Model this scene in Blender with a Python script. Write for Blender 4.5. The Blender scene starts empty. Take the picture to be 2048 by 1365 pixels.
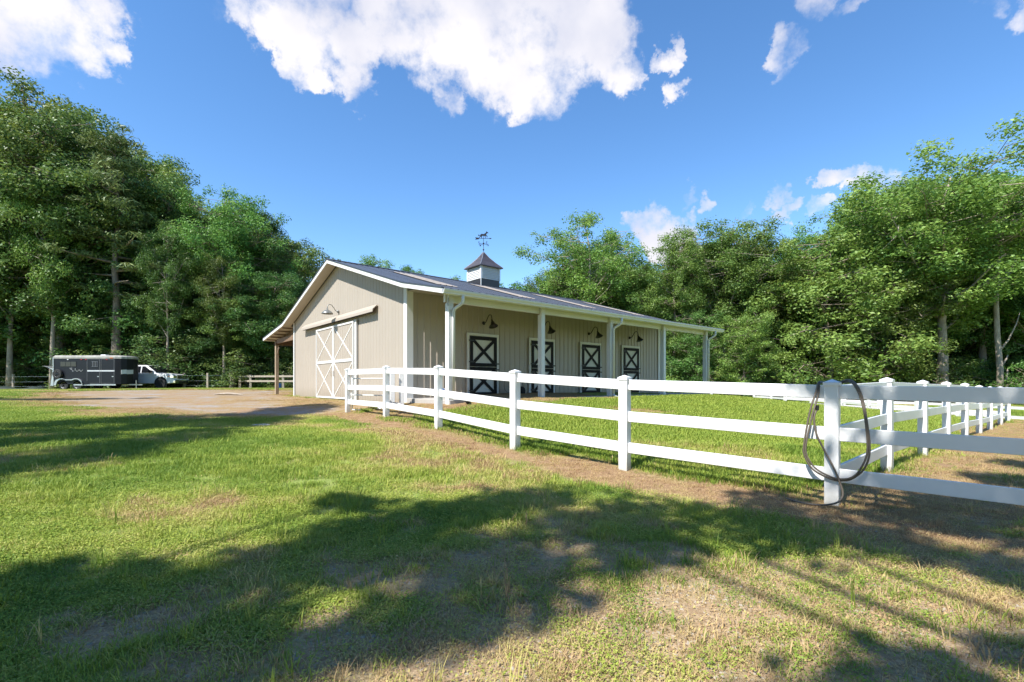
import bpy, math, random
import numpy as np
from mathutils import Vector, Matrix
R = math.radians
rng = np.random.default_rng(7)
random.seed(7)
sc = bpy.context.scene
C = sc.collection
ZC = 1.30                                   # camera height above the trodden grass

# ------------------------------------------------------------------ camera
cam = bpy.data.objects.new('camera', bpy.data.cameras.new('camera')); C.objects.link(cam)
cam.location = (0, 0, ZC); cam.rotation_euler = (R(90), 0, 0)
cam.data.sensor_width = 36; cam.data.lens = 958/2048*36
cam.data.shift_y = 83.5/2048
cam.data.clip_start = 0.05; cam.data.clip_end = 3000
sc.camera = cam

# ------------------------------------------------------------------ world, sun, exposure
SUN_D = Vector((.700, .721, -1.30)).normalized()       # where the light travels
elev = math.asin(-SUN_D.z); azim = math.atan2(-SUN_D.x, -SUN_D.y)
world = bpy.data.worlds.new('World'); sc.world = world; world.use_nodes = True
nt = world.node_tree; nt.nodes.clear(); N = nt.nodes; L = nt.links
sky = N.new('ShaderNodeTexSky'); sky.sky_type = 'NISHITA'; sky.sun_disc = False
sky.sun_elevation = elev; sky.sun_rotation = azim
sky.air_density = 0.85; sky.dust_density = 0.0; sky.ozone_density = 1.0; sky.altitude = 200
SKY_STRENGTH = 0.15
bg1 = N.new('ShaderNodeBackground'); bg1.inputs[1].default_value = SKY_STRENGTH
grade = N.new('ShaderNodeHueSaturation'); grade.inputs['Saturation'].default_value = 1.22
L.new(sky.outputs[0], grade.inputs['Color']); L.new(grade.outputs[0], bg1.inputs[0])
bg2 = N.new('ShaderNodeBackground'); bg2.inputs[1].default_value = 0.60
tc = N.new('ShaderNodeTexCoord')
def mathn(op, a, b=None, clamp=False):
    n = N.new('ShaderNodeMath'); n.operation = op; n.use_clamp = clamp
    for i, v in enumerate((a, b)):
        if v is None: continue
        if isinstance(v, (int, float)): n.inputs[i].default_value = v
        else: L.new(v, n.inputs[i])
    return n.outputs[0]
def maprange(v, a, b, c=0., d=1., smooth=True):
    n = N.new('ShaderNodeMapRange'); n.interpolation_type = 'SMOOTHSTEP' if smooth else 'LINEAR'
    L.new(v, n.inputs[0]); n.inputs[1].default_value = a; n.inputs[2].default_value = b
    n.inputs[3].default_value = c; n.inputs[4].default_value = d
    return n.outputs[0]
# cloud banks: sky direction (azimuth from +Y, elevation), radius, weight, all in degrees
def skydir(u, v): return Vector(((u-1024)/958, 1, (766-v)/958)).normalized()
BLOBS = [(630,35,5.6,.9),(520,5,4.2,.6),(690,100,4.6,1),(700,155,2.6,.8),(600,90,3.0,.6),(440,20,3,.25),(800,30,7,1),(900,50,7,1),(1000,60,8,1),
         (1090,90,8,1),(1150,60,7,1),(1080,180,4.2,.9),(1200,130,4.2,.8),(1235,110,3,.6),(930,120,4,.55),(890,180,2.6,.4),(700,180,2.6,.6),(850,-80,9,1),(1100,-60,9,1),
         (40,40,5.2,1),(115,72,3.4,.9),(170,85,2.4,.65),(60,100,2.8,.8),(10,-30,7,1),(1330,95,1.9,.65),(1355,55,1.8,.5),(1362,170,1.9,.45),(1525,90,2.5,.55),(1570,95,2.2,.5),(1545,135,2,.5),
         (1640,-20,3.2,.55),(1720,-5,1.8,.4),(1930,-5,2,.35),(2040,0,2.2,.4),(1290,445,2.3,.7),(1340,478,2.9,.8),(1385,470,2.7,.85),(1310,460,2,.6),(1400,402,1.5,.6),(1355,415,1.2,.4),(1570,400,1.4,.6),(1595,425,1.5,.62),
         (1665,368,1.3,.55),(1705,372,1.6,.7),(1740,372,2.2,.8),(1750,410,2,.5),(1510,410,1,.35),(1650,430,1.2,.4)]
nrm = N.new('ShaderNodeVectorMath'); nrm.operation = 'NORMALIZE'; L.new(tc.outputs['Generated'], nrm.inputs[0])
# ragged edges: the direction is jittered by noise before the banks are measured
wn = N.new('ShaderNodeTexNoise'); wn.inputs['Scale'].default_value = 7; wn.inputs['Detail'].default_value = 7; wn.inputs['Roughness'].default_value = .62
L.new(nrm.outputs[0], wn.inputs['Vector'])
ws = N.new('ShaderNodeVectorMath'); ws.operation = 'SUBTRACT'; L.new(wn.outputs['Color'], ws.inputs[0]); ws.inputs[1].default_value = (.5, .5, .5)
wm = N.new('ShaderNodeVectorMath'); wm.operation = 'MULTIPLY_ADD'; L.new(ws.outputs[0], wm.inputs[0]); wm.inputs[1].default_value = (.28, .28, .20); L.new(nrm.outputs[0], wm.inputs[2])
wv = N.new('ShaderNodeVectorMath'); wv.operation = 'NORMALIZE'; L.new(wm.outputs[0], wv.inputs[0])
acc = None
for (u, v, r, w) in BLOBS:
    d = N.new('ShaderNodeVectorMath'); d.operation = 'DOT_PRODUCT'
    L.new(wv.outputs[0], d.inputs[0]); d.inputs[1].default_value = skydir(u, v)
    m = maprange(d.outputs['Value'], math.cos(R(r*.98)), math.cos(R(r*.1)), 0, w)
    acc = m if acc is None else mathn('MAXIMUM', acc, m)
# elsewhere in the sky: sparse fair weather clouds
gn = N.new('ShaderNodeTexNoise'); gn.inputs['Scale'].default_value = 2.4; gn.inputs['Detail'].default_value = 6
L.new(nrm.outputs[0], gn.inputs['Vector'])
sep = N.new('ShaderNodeSeparateXYZ'); L.new(nrm.outputs[0], sep.inputs[0])
behind = maprange(sep.outputs['Y'], .25, -.05, 0, 1)
gen = mathn('MULTIPLY', maprange(gn.outputs['Fac'], .60, .78, 0, .8), behind)
acc = mathn('MAXIMUM', acc, gen)
cn = N.new('ShaderNodeTexNoise'); cn.inputs['Scale'].default_value = 9; cn.inputs['Detail'].default_value = 9; cn.inputs['Roughness'].default_value = .6
L.new(nrm.outputs[0], cn.inputs['Vector'])
dens = mathn('ADD', mathn('MULTIPLY', acc, .95), mathn('MULTIPLY', mathn('SUBTRACT', cn.outputs['Fac'], .5), 2.7))
dens = mathn('MULTIPLY', dens, maprange(acc, 0.0, .45))
dens = maprange(dens, .06, .92, 0, .98)
sn = N.new('ShaderNodeTexNoise'); sn.inputs['Scale'].default_value = 5; sn.inputs['Detail'].default_value = 5
L.new(nrm.outputs[0], sn.inputs['Vector'])
cr = N.new('ShaderNodeValToRGB'); cr.color_ramp.elements[0].position = .38; cr.color_ramp.elements[0].color = (.68, .70, .82, 1)
cr.color_ramp.elements[1].position = .6; cr.color_ramp.elements[1].color = (.97, .94, .96, 1)
L.new(sn.outputs['Fac'], cr.inputs[0]); L.new(cr.outputs[0], bg2.inputs[0])
mx = N.new('ShaderNodeMixShader'); L.new(dens, mx.inputs[0]); L.new(bg1.outputs[0], mx.inputs[1]); L.new(bg2.outputs[0], mx.inputs[2])
wo = N.new('ShaderNodeOutputWorld'); L.new(mx.outputs[0], wo.inputs[0])
sl = bpy.data.lights.new('sun', 'SUN'); sl.energy = 5.0; sl.angle = R(.53); sl.color = (1, .965, .91)
so = bpy.data.objects.new('sun', sl); C.objects.link(so); so.rotation_euler = SUN_D.to_track_quat('-Z', 'Y').to_euler()
vs = sc.view_settings; sc.display_settings.display_device = 'sRGB'
vs.view_transform = 'Standard'; vs.look = 'None'; vs.gamma = 1; vs.use_curve_mapping = False; vs.exposure = 0.9

# ------------------------------------------------------------------ materials
def mat(name, col, rough=.6, metal=0, noise=0, nscale=6, bump=0, bscale=40, spec=.5, col2=None, stretch=None):
    m = bpy.data.materials.new(name); m.use_nodes = True
    t = m.node_tree; b = t.nodes['Principled BSDF']
    b.inputs['Base Color'].default_value = (*col, 1); b.inputs['Roughness'].default_value = rough
    b.inputs['Metallic'].default_value = metal; b.inputs['Specular IOR Level'].default_value = spec
    tcn = t.nodes.new('ShaderNodeTexCoord'); src = tcn.outputs['Object']
    if stretch:
        mp = t.nodes.new('ShaderNodeMapping'); mp.inputs['Scale'].default_value = stretch
        t.links.new(src, mp.inputs[0]); src = mp.outputs[0]
    if noise or col2:
        n = t.nodes.new('ShaderNodeTexNoise'); n.inputs['Scale'].default_value = nscale; n.inputs['Detail'].default_value = 6; n.inputs['Roughness'].default_value = .65
        t.links.new(src, n.inputs['Vector'])
        r = t.nodes.new('ShaderNodeValToRGB'); r.color_ramp.elements[0].position = .3; r.color_ramp.elements[1].position = .7
        c2 = col2 if col2 else tuple(c*(1-noise) for c in col)
        r.color_ramp.elements[0].color = (*c2, 1); r.color_ramp.elements[1].color = (*col, 1)
        t.links.new(n.outputs['Fac'], r.inputs[0]); t.links.new(r.outputs[0], b.inputs['Base Color'])
    if bump:
        n2 = t.nodes.new('ShaderNodeTexNoise'); n2.inputs['Scale'].default_value = bscale; n2.inputs['Detail'].default_value = 5
        t.links.new(src, n2.inputs['Vector'])
        bp = t.nodes.new('ShaderNodeBump'); bp.inputs['Strength'].default_value = bump; bp.inputs['Distance'].default_value = .02
        t.links.new(n2.outputs['Fac'], bp.inputs['Height']); t.links.new(bp.outputs[0], b.inputs['Normal'])
    return m
M = {}
M['vinyl'] = mat('white_vinyl', (.76, .76, .755), .38, noise=.10, nscale=2.2, bump=.03, bscale=8)
M['trim'] = mat('white_painted_trim', (.70, .70, .68), .45, noise=.08, nscale=3)
M['siding'] = mat('tan_metal_siding', (.395, .345, .285), .42, noise=.06, nscale=.7)
M['siding_cover'] = mat('tan_metal_track_cover', (.41, .355, .295), .4, noise=.05)
M['roof'] = mat('charcoal_metal_roof', (.075, .085, .105), .36, metal=.35, noise=.18, nscale=2)
M['skylight'] = mat('tan_translucent_roof_panel', (.30, .26, .22), .45, noise=.35, nscale=4)
M['soffit'] = mat('beige_soffit', (.42, .37, .30), .6)
M['wood'] = mat('weathered_brown_wood', (.20, .135, .085), .8, col2=(.11, .07, .045), nscale=5, bump=.3, bscale=30, stretch=(1, 1, .15))
M['postwood'] = mat('tan_round_post_wood', (.46, .37, .26), .85, col2=(.28, .20, .13), nscale=6, bump=.3, bscale=30, stretch=(1, 1, .2))
M['greywood'] = mat('weathered_fence_wood', (.42, .36, .29), .85, col2=(.26, .21, .16), nscale=7, bump=.3, bscale=30)
M['beam'] = mat('brown_rafter_wood', (.20, .125, .075), .75, noise=.35, nscale=8)
M['concrete'] = mat('concrete', (.42, .395, .36), .85, noise=.2, nscale=4, bump=.15, bscale=60)
M['dark'] = mat('black_brown_paint', (.012, .0105, .011), .6, noise=.2, spec=.2)
M['doorpanel'] = mat('white_door_panel', (.62, .62, .58), .5, noise=.07)
M['black'] = mat('black_metal', (.012, .012, .012), .4)
M['lampgrey'] = mat('galvanised_lamp', (.22, .23, .22), .4, metal=.5, noise=.2)
M['cupola_dark'] = mat('dark_cupola_cladding', (.045, .04, .04), .35, metal=.3)
M['copper'] = mat('grey_brown_cupola_roof', (.12, .10, .10), .38, metal=.55, noise=.3, nscale=5)
M['hose'] = mat('khaki_rubber_hose', (.13, .105, .08), .5, noise=.25, nscale=14)
M['rubber'] = mat('black_rubber', (.015, .015, .015), .8)
M['trailer'] = mat('charcoal_trailer_paint', (.012, .013, .018), .42, noise=.3, nscale=1.5, spec=.25)
M['alu'] = mat('bare_aluminium', (.55, .55, .55), .38, metal=.8, noise=.15)
M['dull'] = mat('dull_grey_metal', (.20, .20, .21), .5, metal=.4, noise=.2)
M['white_gel'] = mat('dappled_white_roof', (.40, .385, .35), .6, noise=.5, nscale=2.5)  # white roof, dappled tree shade put into the colour as darker blotches
M['truck'] = mat('silver_truck_paint', (.66, .67, .69), .25, noise=.04)
M['glass'] = mat('dark_glass', (.01, .012, .015), .08, spec=.4)
M['chrome'] = mat('chrome', (.65, .65, .66), .12, metal=1)
M['red'] = mat('red_plastic', (.50, .02, .03), .35)
M['amber'] = mat('amber_plastic', (.6, .16, .03), .35)
M['blue'] = mat('blue_plastic', (.02, .10, .32), .4)
M['whiteplastic'] = mat('white_plastic', (.75, .75, .75), .4)
M['greyplastic'] = mat('grey_plastic', (.25, .26, .27), .5)
M['stone'] = mat('pale_stone', (.45, .42, .38), .9, noise=.3, nscale=8, bump=.3)
M['tarp'] = mat('dark_green_tarp', (.018, .035, .030), .6, noise=.5, nscale=3, bump=.4, bscale=6)
M['decal'] = mat('silver_decal', (.50, .51, .53), .35)

def dirt(m, zlo, zhi, col, amt):
    t = m.node_tree; b = t.nodes['Principled BSDF']; l = t.links; src = b.inputs['Base Color'].links[0].from_socket
    tcn = t.nodes.new('ShaderNodeTexCoord'); sp = t.nodes.new('ShaderNodeSeparateXYZ'); l.new(tcn.outputs['Object'], sp.inputs[0])
    n = t.nodes.new('ShaderNodeTexNoise'); n.inputs['Scale'].default_value = 9; n.inputs['Detail'].default_value = 8; n.inputs['Roughness'].default_value = .75; l.new(tcn.outputs['Object'], n.inputs['Vector'])
    ad = t.nodes.new('ShaderNodeMath'); ad.operation = 'MULTIPLY_ADD'; l.new(n.outputs['Fac'], ad.inputs[0]); ad.inputs[1].default_value = (zhi-zlo)*1.6; l.new(sp.outputs['Z'], ad.inputs[2])
    mr = t.nodes.new('ShaderNodeMapRange'); l.new(ad.outputs[0], mr.inputs[0]); mr.inputs[1].default_value = zlo+(zhi-zlo)*.7; mr.inputs[2].default_value = zhi+(zhi-zlo)*.9; mr.inputs[3].default_value = amt; mr.inputs[4].default_value = 0
    mx = t.nodes.new('ShaderNodeMix'); mx.data_type = 'RGBA'; l.new(mr.outputs[0], mx.inputs[0]); l.new(src, mx.inputs[6]); mx.inputs[7].default_value = (*col, 1); l.new(mx.outputs[2], b.inputs['Base Color'])
dirt(M['siding'], -.25, .25, (.20, .15, .10), .55)
M['vinyl_post'] = mat('white_vinyl_post', (.76, .76, .755), .38, noise=.12, nscale=3, bump=.03, bscale=8)
dirt(M['vinyl_post'], 0, .20, (.30, .27, .18), .6)
# ------------------------------------------------------------------ mesh helpers
class MB:
    def __init__(s): s.v = []; s.f = []
    def add(s, vs_, fs):
        o = len(s.v); s.v += [tuple(p) for p in vs_]; s.f += [tuple(o+i for i in f) for f in fs]; return s
    def box(s, x0, x1, y0, y1, z0, z1):
        return s.add([(x0,y0,z0),(x1,y0,z0),(x1,y1,z0),(x0,y1,z0),(x0,y0,z1),(x1,y0,z1),(x1,y1,z1),(x0,y1,z1)],
                     [(0,3,2,1),(4,5,6,7),(0,1,5,4),(1,2,6,5),(2,3,7,6),(3,0,4,7)])
    def beam(s, p, q, w, h, up=(0,0,1)):
        p = Vector(p); q = Vector(q); d = (q-p).normalized(); upv = Vector(up)
        sd = d.cross(upv)
        if sd.length < 1e-4: sd = d.cross(Vector((0,1,0)))
        sd.normalize(); u2 = sd.cross(d).normalized()
        vs_ = [c + sd*(a*w/2) + u2*(b*h/2) for c in (p, q) for a, b in ((-1,-1),(1,-1),(1,1),(-1,1))]
        return s.add(vs_, [(0,3,2,1),(4,5,6,7),(0,1,5,4),(1,2,6,5),(2,3,7,6),(3,0,4,7)])
    def tube(s, pts, r, n=8, caps=True):
        pts = [Vector(p) for p in pts]; o = len(s.v); ref = None
        for i, p in enumerate(pts):
            d = (pts[min(i+1, len(pts)-1)] - pts[max(i-1, 0)]).normalized()
            if ref is None:
                ref = d.orthogonal().normalized()
            else:
                ref = (ref - d*ref.dot(d))
                ref = ref.normalized() if ref.length > 1e-5 else d.orthogonal().normalized()
            b = d.cross(ref); rr = r[i] if isinstance(r, (list, tuple)) else r
            for k in range(n):
                t = 2*math.pi*k/n; s.v.append(tuple(p + ref*math.cos(t)*rr + b*math.sin(t)*rr))
        for i in range(len(pts)-1):
            for k in range(n):
                a = o+i*n+k; b_ = o+i*n+(k+1) % n
                s.f.append((a, b_, b_+n, a+n))
        if caps:
            s.f.append(tuple(o+k for k in reversed(range(n)))); s.f.append(tuple(o+(len(pts)-1)*n+k for k in range(n)))
        return s
    def lathe(s, prof, c=(0,0,0), n=20, axis='z'):
        o = len(s.v)
        for (r, z) in prof:
            for k in range(n):
                t = 2*math.pi*k/n; x, y = r*math.cos(t), r*math.sin(t)
                p = (x, y, z) if axis == 'z' else ((x, z, y) if axis == 'y' else (z, x, y))
                s.v.append((c[0]+p[0], c[1]+p[1], c[2]+p[2]))
        for i in range(len(prof)-1):
            for k in range(n):
                a = o+i*n+k; b = o+i*n+(k+1) % n; s.f.append((a, b, b+n, a+n))
        s.f.append(tuple(o+k for k in reversed(range(n)))); s.f.append(tuple(o+(len(prof)-1)*n+k for k in range(n)))
        return s
    def prism(s, poly, lo, hi, axis='y'):
        """polygon in the two other axes, extruded along axis"""
        n = len(poly); f3 = {'y': lambda a, b, t: (a, t, b), 'x': lambda a, b, t: (t, a, b), 'z': lambda a, b, t: (a, b, t)}[axis]
        vs_ = [f3(a, b, lo) for a, b in poly] + [f3(a, b, hi) for a, b in poly]
        return s.add(vs_, [tuple(range(n)), tuple(reversed(range(n, 2*n)))] + [(i, (i+1) % n, n+(i+1) % n, n+i) for i in range(n)])
    def mesh(s, name, m=None):
        me = bpy.data.meshes.new(name); me.from_pydata(s.v, [], s.f); me.update()
        import bmesh
        bm = bmesh.new(); bm.from_mesh(me); bmesh.ops.recalc_face_normals(bm, faces=bm.faces); bm.to_mesh(me); bm.free()
        if m: me.materials.append(m)
        return me
    def build(s, name, m, parent=None, loc=None, bevel=0, smooth=False):
        return link(name, s.mesh(name, m), parent, loc, bevel, smooth)
def link(name, me, parent=None, loc=None, bevel=0, smooth=False):
    o = bpy.data.objects.new(name, me); C.objects.link(o)
    if parent: o.parent = parent
    if loc is not None: o.location = loc
    if bevel:
        b = o.modifiers.new('bevel', 'BEVEL'); b.width = bevel; b.segments = 2; b.limit_method = 'ANGLE'
    if smooth:
        me.polygons.foreach_set('use_smooth', [True]*len(me.polygons))
    return o
def tag(o, label=None, cat=None, group=None, kind=None):
    if label: o['label'] = label
    if cat: o['category'] = cat
    if group: o['group'] = group
    if kind: o['kind'] = kind
    return o
def thing(name, label, cat, loc=(0,0,0), rz=0, group=None):
    o = bpy.data.objects.new(name, None); C.objects.link(o); o.empty_display_size = .3
    o.location = loc; o.rotation_euler = (0, 0, rz); return tag(o, label, cat, group)
def copy_tree(o, parent=None):
    c = o.copy(); C.objects.link(c); c.parent = parent
    for ch in [x for x in bpy.data.objects if x.parent == o]: copy_tree(ch, c)
    return c

# ------------------------------------------------------------------ value noise in numpy
_perm = rng.random((256, 256))
def vnoise(x, y, s):
    x = np.asarray(x)/s + 1000.3; y = np.asarray(y)/s + 1000.7
    xi = np.floor(x).astype(int); yi = np.floor(y).astype(int); fx = x-xi; fy = y-yi
    fx = fx*fx*(3-2*fx); fy = fy*fy*(3-2*fy); g = lambda a, b: _perm[a % 256, b % 256]
    return (g(xi, yi)*(1-fx)+g(xi+1, yi)*fx)*(1-fy)+(g(xi, yi+1)*(1-fx)+g(xi+1, yi+1)*fx)*fy
def fbm(x, y, s, o=4):
    t = 0; a = .5; n = 0
    for i in range(o): t = t + a*vnoise(x+17*i, y-9*i, s/2**i); n += a; a *= .5
    return t/n
def sstep(x, a, b):
    t = np.clip((x-a)/(b-a), 0, 1); return t*t*(3-2*t)

# ------------------------------------------------------------------ terrain heights (metres below camera height)
CP = np.array([(-4.85,14.15,-.90),(-3.14,11.96,-.93),(-1.5,9.77,-.95),(.05,7.83,-1.08),(1.55,6.59,-1.2),(3.33,4.98,-1.27),(5.16,6.59,-1.24),
 (7.11,8.3,-1.26),(13.66,13.69,-1.41),(18.2,17.6,-1.46),(5,3,-1.30),(0,3,-1.29),(0,0,-1.3),(-4,2,-1.24),(-4,6,-1.06),(-5,9,-.95),(-10,10,-.88),(-20,20,-.68),(-9.6,12.7,-.84),
 (-3.3,14.1,-.60),(-6.5,18.5,-.625),(-10.6,22.9,-.64),(-12.5,25.4,-.60),(-1.7,12.4,-.53),(1.2,14.0,-.50),(3.4,16.3,-.50),(6,18.6,-.52),(8.8,21,-.56),(-.2,31.6,-.6),(8,24,-.6),
 (-24,42,-.47),(-33,38,-.53),(-42,39,-.60),(-24,28,-.56),(21,41,-1.5),(20.5,36,-1.5),(19.7,26.6,-1.5),(19,20.3,-1.5),(26,31,-1.6),(26,24,-1.6),(38,42,-1.8),(24,47,-1.6),
 (-60,60,-.5),(0,70,-.6),(60,60,-2.0),(60,0,-1.8),(-60,0,-1.0),(0,-60,-1.5),(-60,-60,-1.3),(60,-60,-1.8),(12,18,-1.0),(4,11,-.95),(30,0,-1.6),(-20,0,-1.0),(-8,-8,-1.3),(8,-8,-1.4),(30,20,-1.65)])
def _phi(r): return np.where(r > 1e-6, r*r*np.log(np.maximum(r, 1e-6)), 0)
_n = len(CP); _K = _phi(np.hypot(CP[:,None,0]-CP[None,:,0], CP[:,None,1]-CP[None,:,1])) + np.eye(_n)*1.5
_P = np.c_[np.ones(_n), CP[:, :2]]
_A = np.block([[_K, _P], [_P.T, np.zeros((3, 3))]]); _W = np.linalg.solve(_A, np.r_[CP[:, 2], 0, 0, 0])
def gz(x, y):
    """ground height, world z"""
    x = np.atleast_1d(np.asarray(x, float)); y = np.atleast_1d(np.asarray(y, float)); sh = x.shape
    x = x.ravel(); y = y.ravel()
    k = np.minimum(1, 75/np.maximum(np.hypot(x, y), 1e-3)); xs = x*k; ys = y*k
    z = _W[_n] + _W[_n+1]*xs + _W[_n+2]*ys
    for i in range(_n): z = z + _W[i]*_phi(np.hypot(xs-CP[i,0], ys-CP[i,1]))
    z = np.clip(z, -2.6, -.2)
    z = z + (fbm(x, y, 1.1, 3)-.5)*.05
    return (z + ZC).reshape(sh)
def gz1(x, y): return float(gz(x, y)[0])

# barn frame (needed for the ground masks too)
BO = np.array([-3.1214, 14.3078]); BA = np.array([.7644, .6447]); BB = np.array([-.6447, .7644])
def bw(s, w): p = BO + BA*s + BB*w; return float(p[0]), float(p[1])
MAIN = [(-4.85,14.15),(-3.14,11.96),(-1.5,9.77),(.05,7.83),(1.55,6.59),(3.33,4.98),(5.08,3.39),(6.9,1.72)]
LINE_R = [(3.33,4.98)] + [((u-1024)/958*y, y) for u, y in ((1774,6.62),(1845.5,8.2),(1893,9.8),(1930,11.4),(1958.5,13.0),(1980,14.5),(2000.7,16.2),(2014.4,17.8))] + [(20.0, 19.3)]
FENCE_A = [(20.0,19.3),(19.2,20.6),(19.6,23.2),(19.8,26.6),(20.3,29.5),(20.6,33.0),(20.7,36.2),(21.0,38.8),(20.9,41.4)]
FENCE_C = [(22.2,39),(22.9,36.4),(23.6,34),(24.5,32),(25.4,29.8),(25.8,27.4),(25.9,25),(25.7,22.6),(26.6,20.4)]
def dist_poly(x, y, P):
    d = np.full(np.shape(x), 1e9)
    for (ax, ay), (bx, by) in zip(P[:-1], P[1:]):
        dx, dy = bx-ax, by-ay; t = np.clip(((x-ax)*dx+(y-ay)*dy)/(dx*dx+dy*dy), 0, 1)
        d = np.minimum(d, np.hypot(x-ax-t*dx, y-ay-t*dy))
    return d
def inside(x, y, P):
    c = np.zeros(np.shape(x), bool)
    for (ax, ay), (bx, by) in zip(P, P[1:]+P[:1]):
        c ^= ((ay > y) != (by > y)) & (x < (bx-ax)*(y-ay)/(by-ay+1e-12)+ax)
    return c
DRIVE = [(-4.9,14.6),(-6.3,13.2),(-8.0,12.2),(-10.5,12.9),(-14.5,15.4),(-19,18.6),(-25,24.5),(-28,30),(-26,34.5),(-20,35),(-14,32),(-12.5,28),(-10.5,23.2),(-6.7,18.6),(-3.2,14.4)]
PADDOCK = MAIN[:6] + LINE_R[1:] + FENCE_A[1:] + [(9,21.5),(-1.7,12.4),(-3.2,14.3)]
def masks(x, y):
    """mulch, gravel, bare, paddock, sand at ground points (0..1)"""
    n1 = fbm(x, y, 1.6, 4); n2 = fbm(x+50, y+50, .5, 4)
    dm = dist_poly(x+.28, y+.30, MAIN); mul = 1-sstep(dm + (n1-.5)*1.1, .18, .80)
    dr = dist_poly(x-.45, y+.5, LINE_R); mul = np.maximum(mul, (1-sstep(dr+(n1-.5)*2.4, .45, 1.5))*.9)
    dd = dist_poly(x, y, DRIVE+DRIVE[:1]); ins = inside(x, y, DRIVE); sd = np.where(ins, -dd, dd)
    drv = 1-sstep(sd+(n1-.5)*2.2, -.6, .9)
    grav = drv*sstep(-sd + (fbm(x, y*1.6, 3.2, 4)-.5)*7, .2, 2.0)
    mul = np.maximum(mul, drv*.9)
    s = (x-BO[0])*BA[0]+(y-BO[1])*BA[1]; w = (x-BO[0])*BB[0]+(y-BO[1])*BB[1]
    near = (1-sstep(-w + (n1-.5)*1.2, 2.7, 3.6))*(s > -1.5)*(s < 6.5)*(w < 0)
    mul = np.maximum(mul, near*.9)
    patch = (1-sstep(np.hypot((x-3.4)/1.0, (y-12.8)/.5)+(n1-.5), .5, 1.1))*.8
    mul = np.maximum(mul, patch)
    bare = np.zeros(np.shape(x))
    for (px, py, rx, ry) in ((-2.05,2.46,.22,.10),(-1.42,2.17,.24,.13),(-1.25,3.12,.34,.10),(-.1,2.15,.55,.20),(.95,2.75,.75,.36),(.9,2.35,.4,.16),(1.7,2.35,.7,.22),(.35,3.35,.16,.08),
                             (-.45,2.9,.25,.08),(2.2,2.75,.5,.25),(-.1,3.0,.2,.1),(.5,2.9,.25,.12),(-.6,2.3,.3,.12)):
        bare = np.maximum(bare, 1-sstep(np.hypot((x-px)/rx, (y-py)/ry)+(n2-.5)*1.9+(n1-.5)*.6, .35, 1.25))
    pad = inside(x, y, PADDOCK).astype(float)
    sand = ((dist_poly(x, y, [(23.5,19.5),(22.2,24),(22.2,28),(22.8,33),(22.0,36)]) < 1.9)).astype(float)
    # general wear: soil showing between the mats of clover, strongest at the lower right of the view
    pref = np.clip(.10+.30*sstep(x, -2.5, 1.5)*sstep(-y, -4.2, -2.6)+.10*sstep(-y, -5, -3), 0, 1)*(np.abs(x) < 12)*(y < 9)*(y > -3)
    wn_ = .5*fbm(x+3, y*1.3+8, .75, 4)+.3*fbm(x-8, y+2, .22, 3)+.2*n1
    wear = sstep(wn_+pref-.715, -.03, .10)*(1-pad)*sstep(pref, .05, .14)
    bare = np.maximum(bare, wear*.85)
    return mul, grav, bare, pad, sand
def axis_pts(lo, hi, mid0, mid1, step, growth, mx_=14):
    p = list(np.arange(mid0, mid1+1e-6, step)); d = step
    while p[-1] < hi: d = min(d*growth, mx_ if abs(p[-1]) < 110 else 200); p.append(p[-1]+d)
    q = []; d = step; c = mid0
    while c > lo: d = min(d*growth, mx_ if abs(c) < 110 else 200); c -= d; q.append(c)
    return np.array(q[::-1]+p)
gx = axis_pts(-1500, 1500, -7, 7, .12, 1.035, 3); gy = axis_pts(-1500, 1500, 1.2, 15, .12, 1.035, 3)
GX, GY = np.meshgrid(gx, gy); GZ = gz(GX, GY)
nx, ny = len(gx), len(gy)
me = bpy.data.meshes.new('ground')
co = np.stack([GX, GY, GZ], -1).reshape(-1, 3)
me.vertices.add(len(co)); me.vertices.foreach_set('co', co.ravel().astype(np.float32))
ii = (np.arange(ny-1)[:, None]*nx+np.arange(nx-1)[None, :]).ravel()
quads = np.stack([ii, ii+1, ii+nx+1, ii+nx], -1)
me.loops.add(quads.size); me.loops.foreach_set('vertex_index', quads.ravel().astype(np.int32))
me.polygons.add(len(quads)); me.polygons.foreach_set('loop_start', (np.arange(len(quads))*4).astype(np.int32))
me.polygons.foreach_set('use_smooth', np.ones(len(quads), bool)); me.update(calc_edges=True)
mk = masks(co[:, 0], co[:, 1])
for nm, arr in zip(('mulch', 'gravel', 'bare', 'paddock', 'sand'), mk):
    at = me.attributes.new(nm, 'FLOAT', 'POINT'); at.data.foreach_set('value', arr.astype(np.float32))
gm = bpy.data.materials.new('ground'); gm.use_nodes = True; t = gm.node_tree; tn = t.nodes; tl = t.links; bs = tn['Principled BSDF']
bs.inputs['Roughness'].default_value = .95; bs.inputs['Specular IOR Level'].default_value = .15
tcg = tn.new('ShaderNodeTexCoord')
def nz(scale, detail=6, rough=.6):
    n = tn.new('ShaderNodeTexNoise'); n.inputs['Scale'].default_value = scale; n.inputs['Detail'].default_value = detail; n.inputs['Roughness'].default_value = rough
    tl.new(tcg.outputs['Object'], n.inputs['Vector']); return n.outputs['Fac']
def ramp(f, *stops):
    r = tn.new('ShaderNodeValToRGB'); e = r.color_ramp.elements
    e[0].position, e[0].color = stops[0][0], (*stops[0][1], 1); e[1].position, e[1].color = stops[-1][0], (*stops[-1][1], 1)
    for p, c in stops[1:-1]: x = e.new(p); x.color = (*c, 1)
    tl.new(f, r.inputs[0]); return r.outputs[0]
def mixc(f, a, b):
    n = tn.new('ShaderNodeMix'); n.data_type = 'RGBA'
    if isinstance(f, float): n.inputs[0].default_value = f
    else: tl.new(f, n.inputs[0])
    tl.new(a, n.inputs[6]); tl.new(b, n.inputs[7]); return n.outputs[2]
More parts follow.
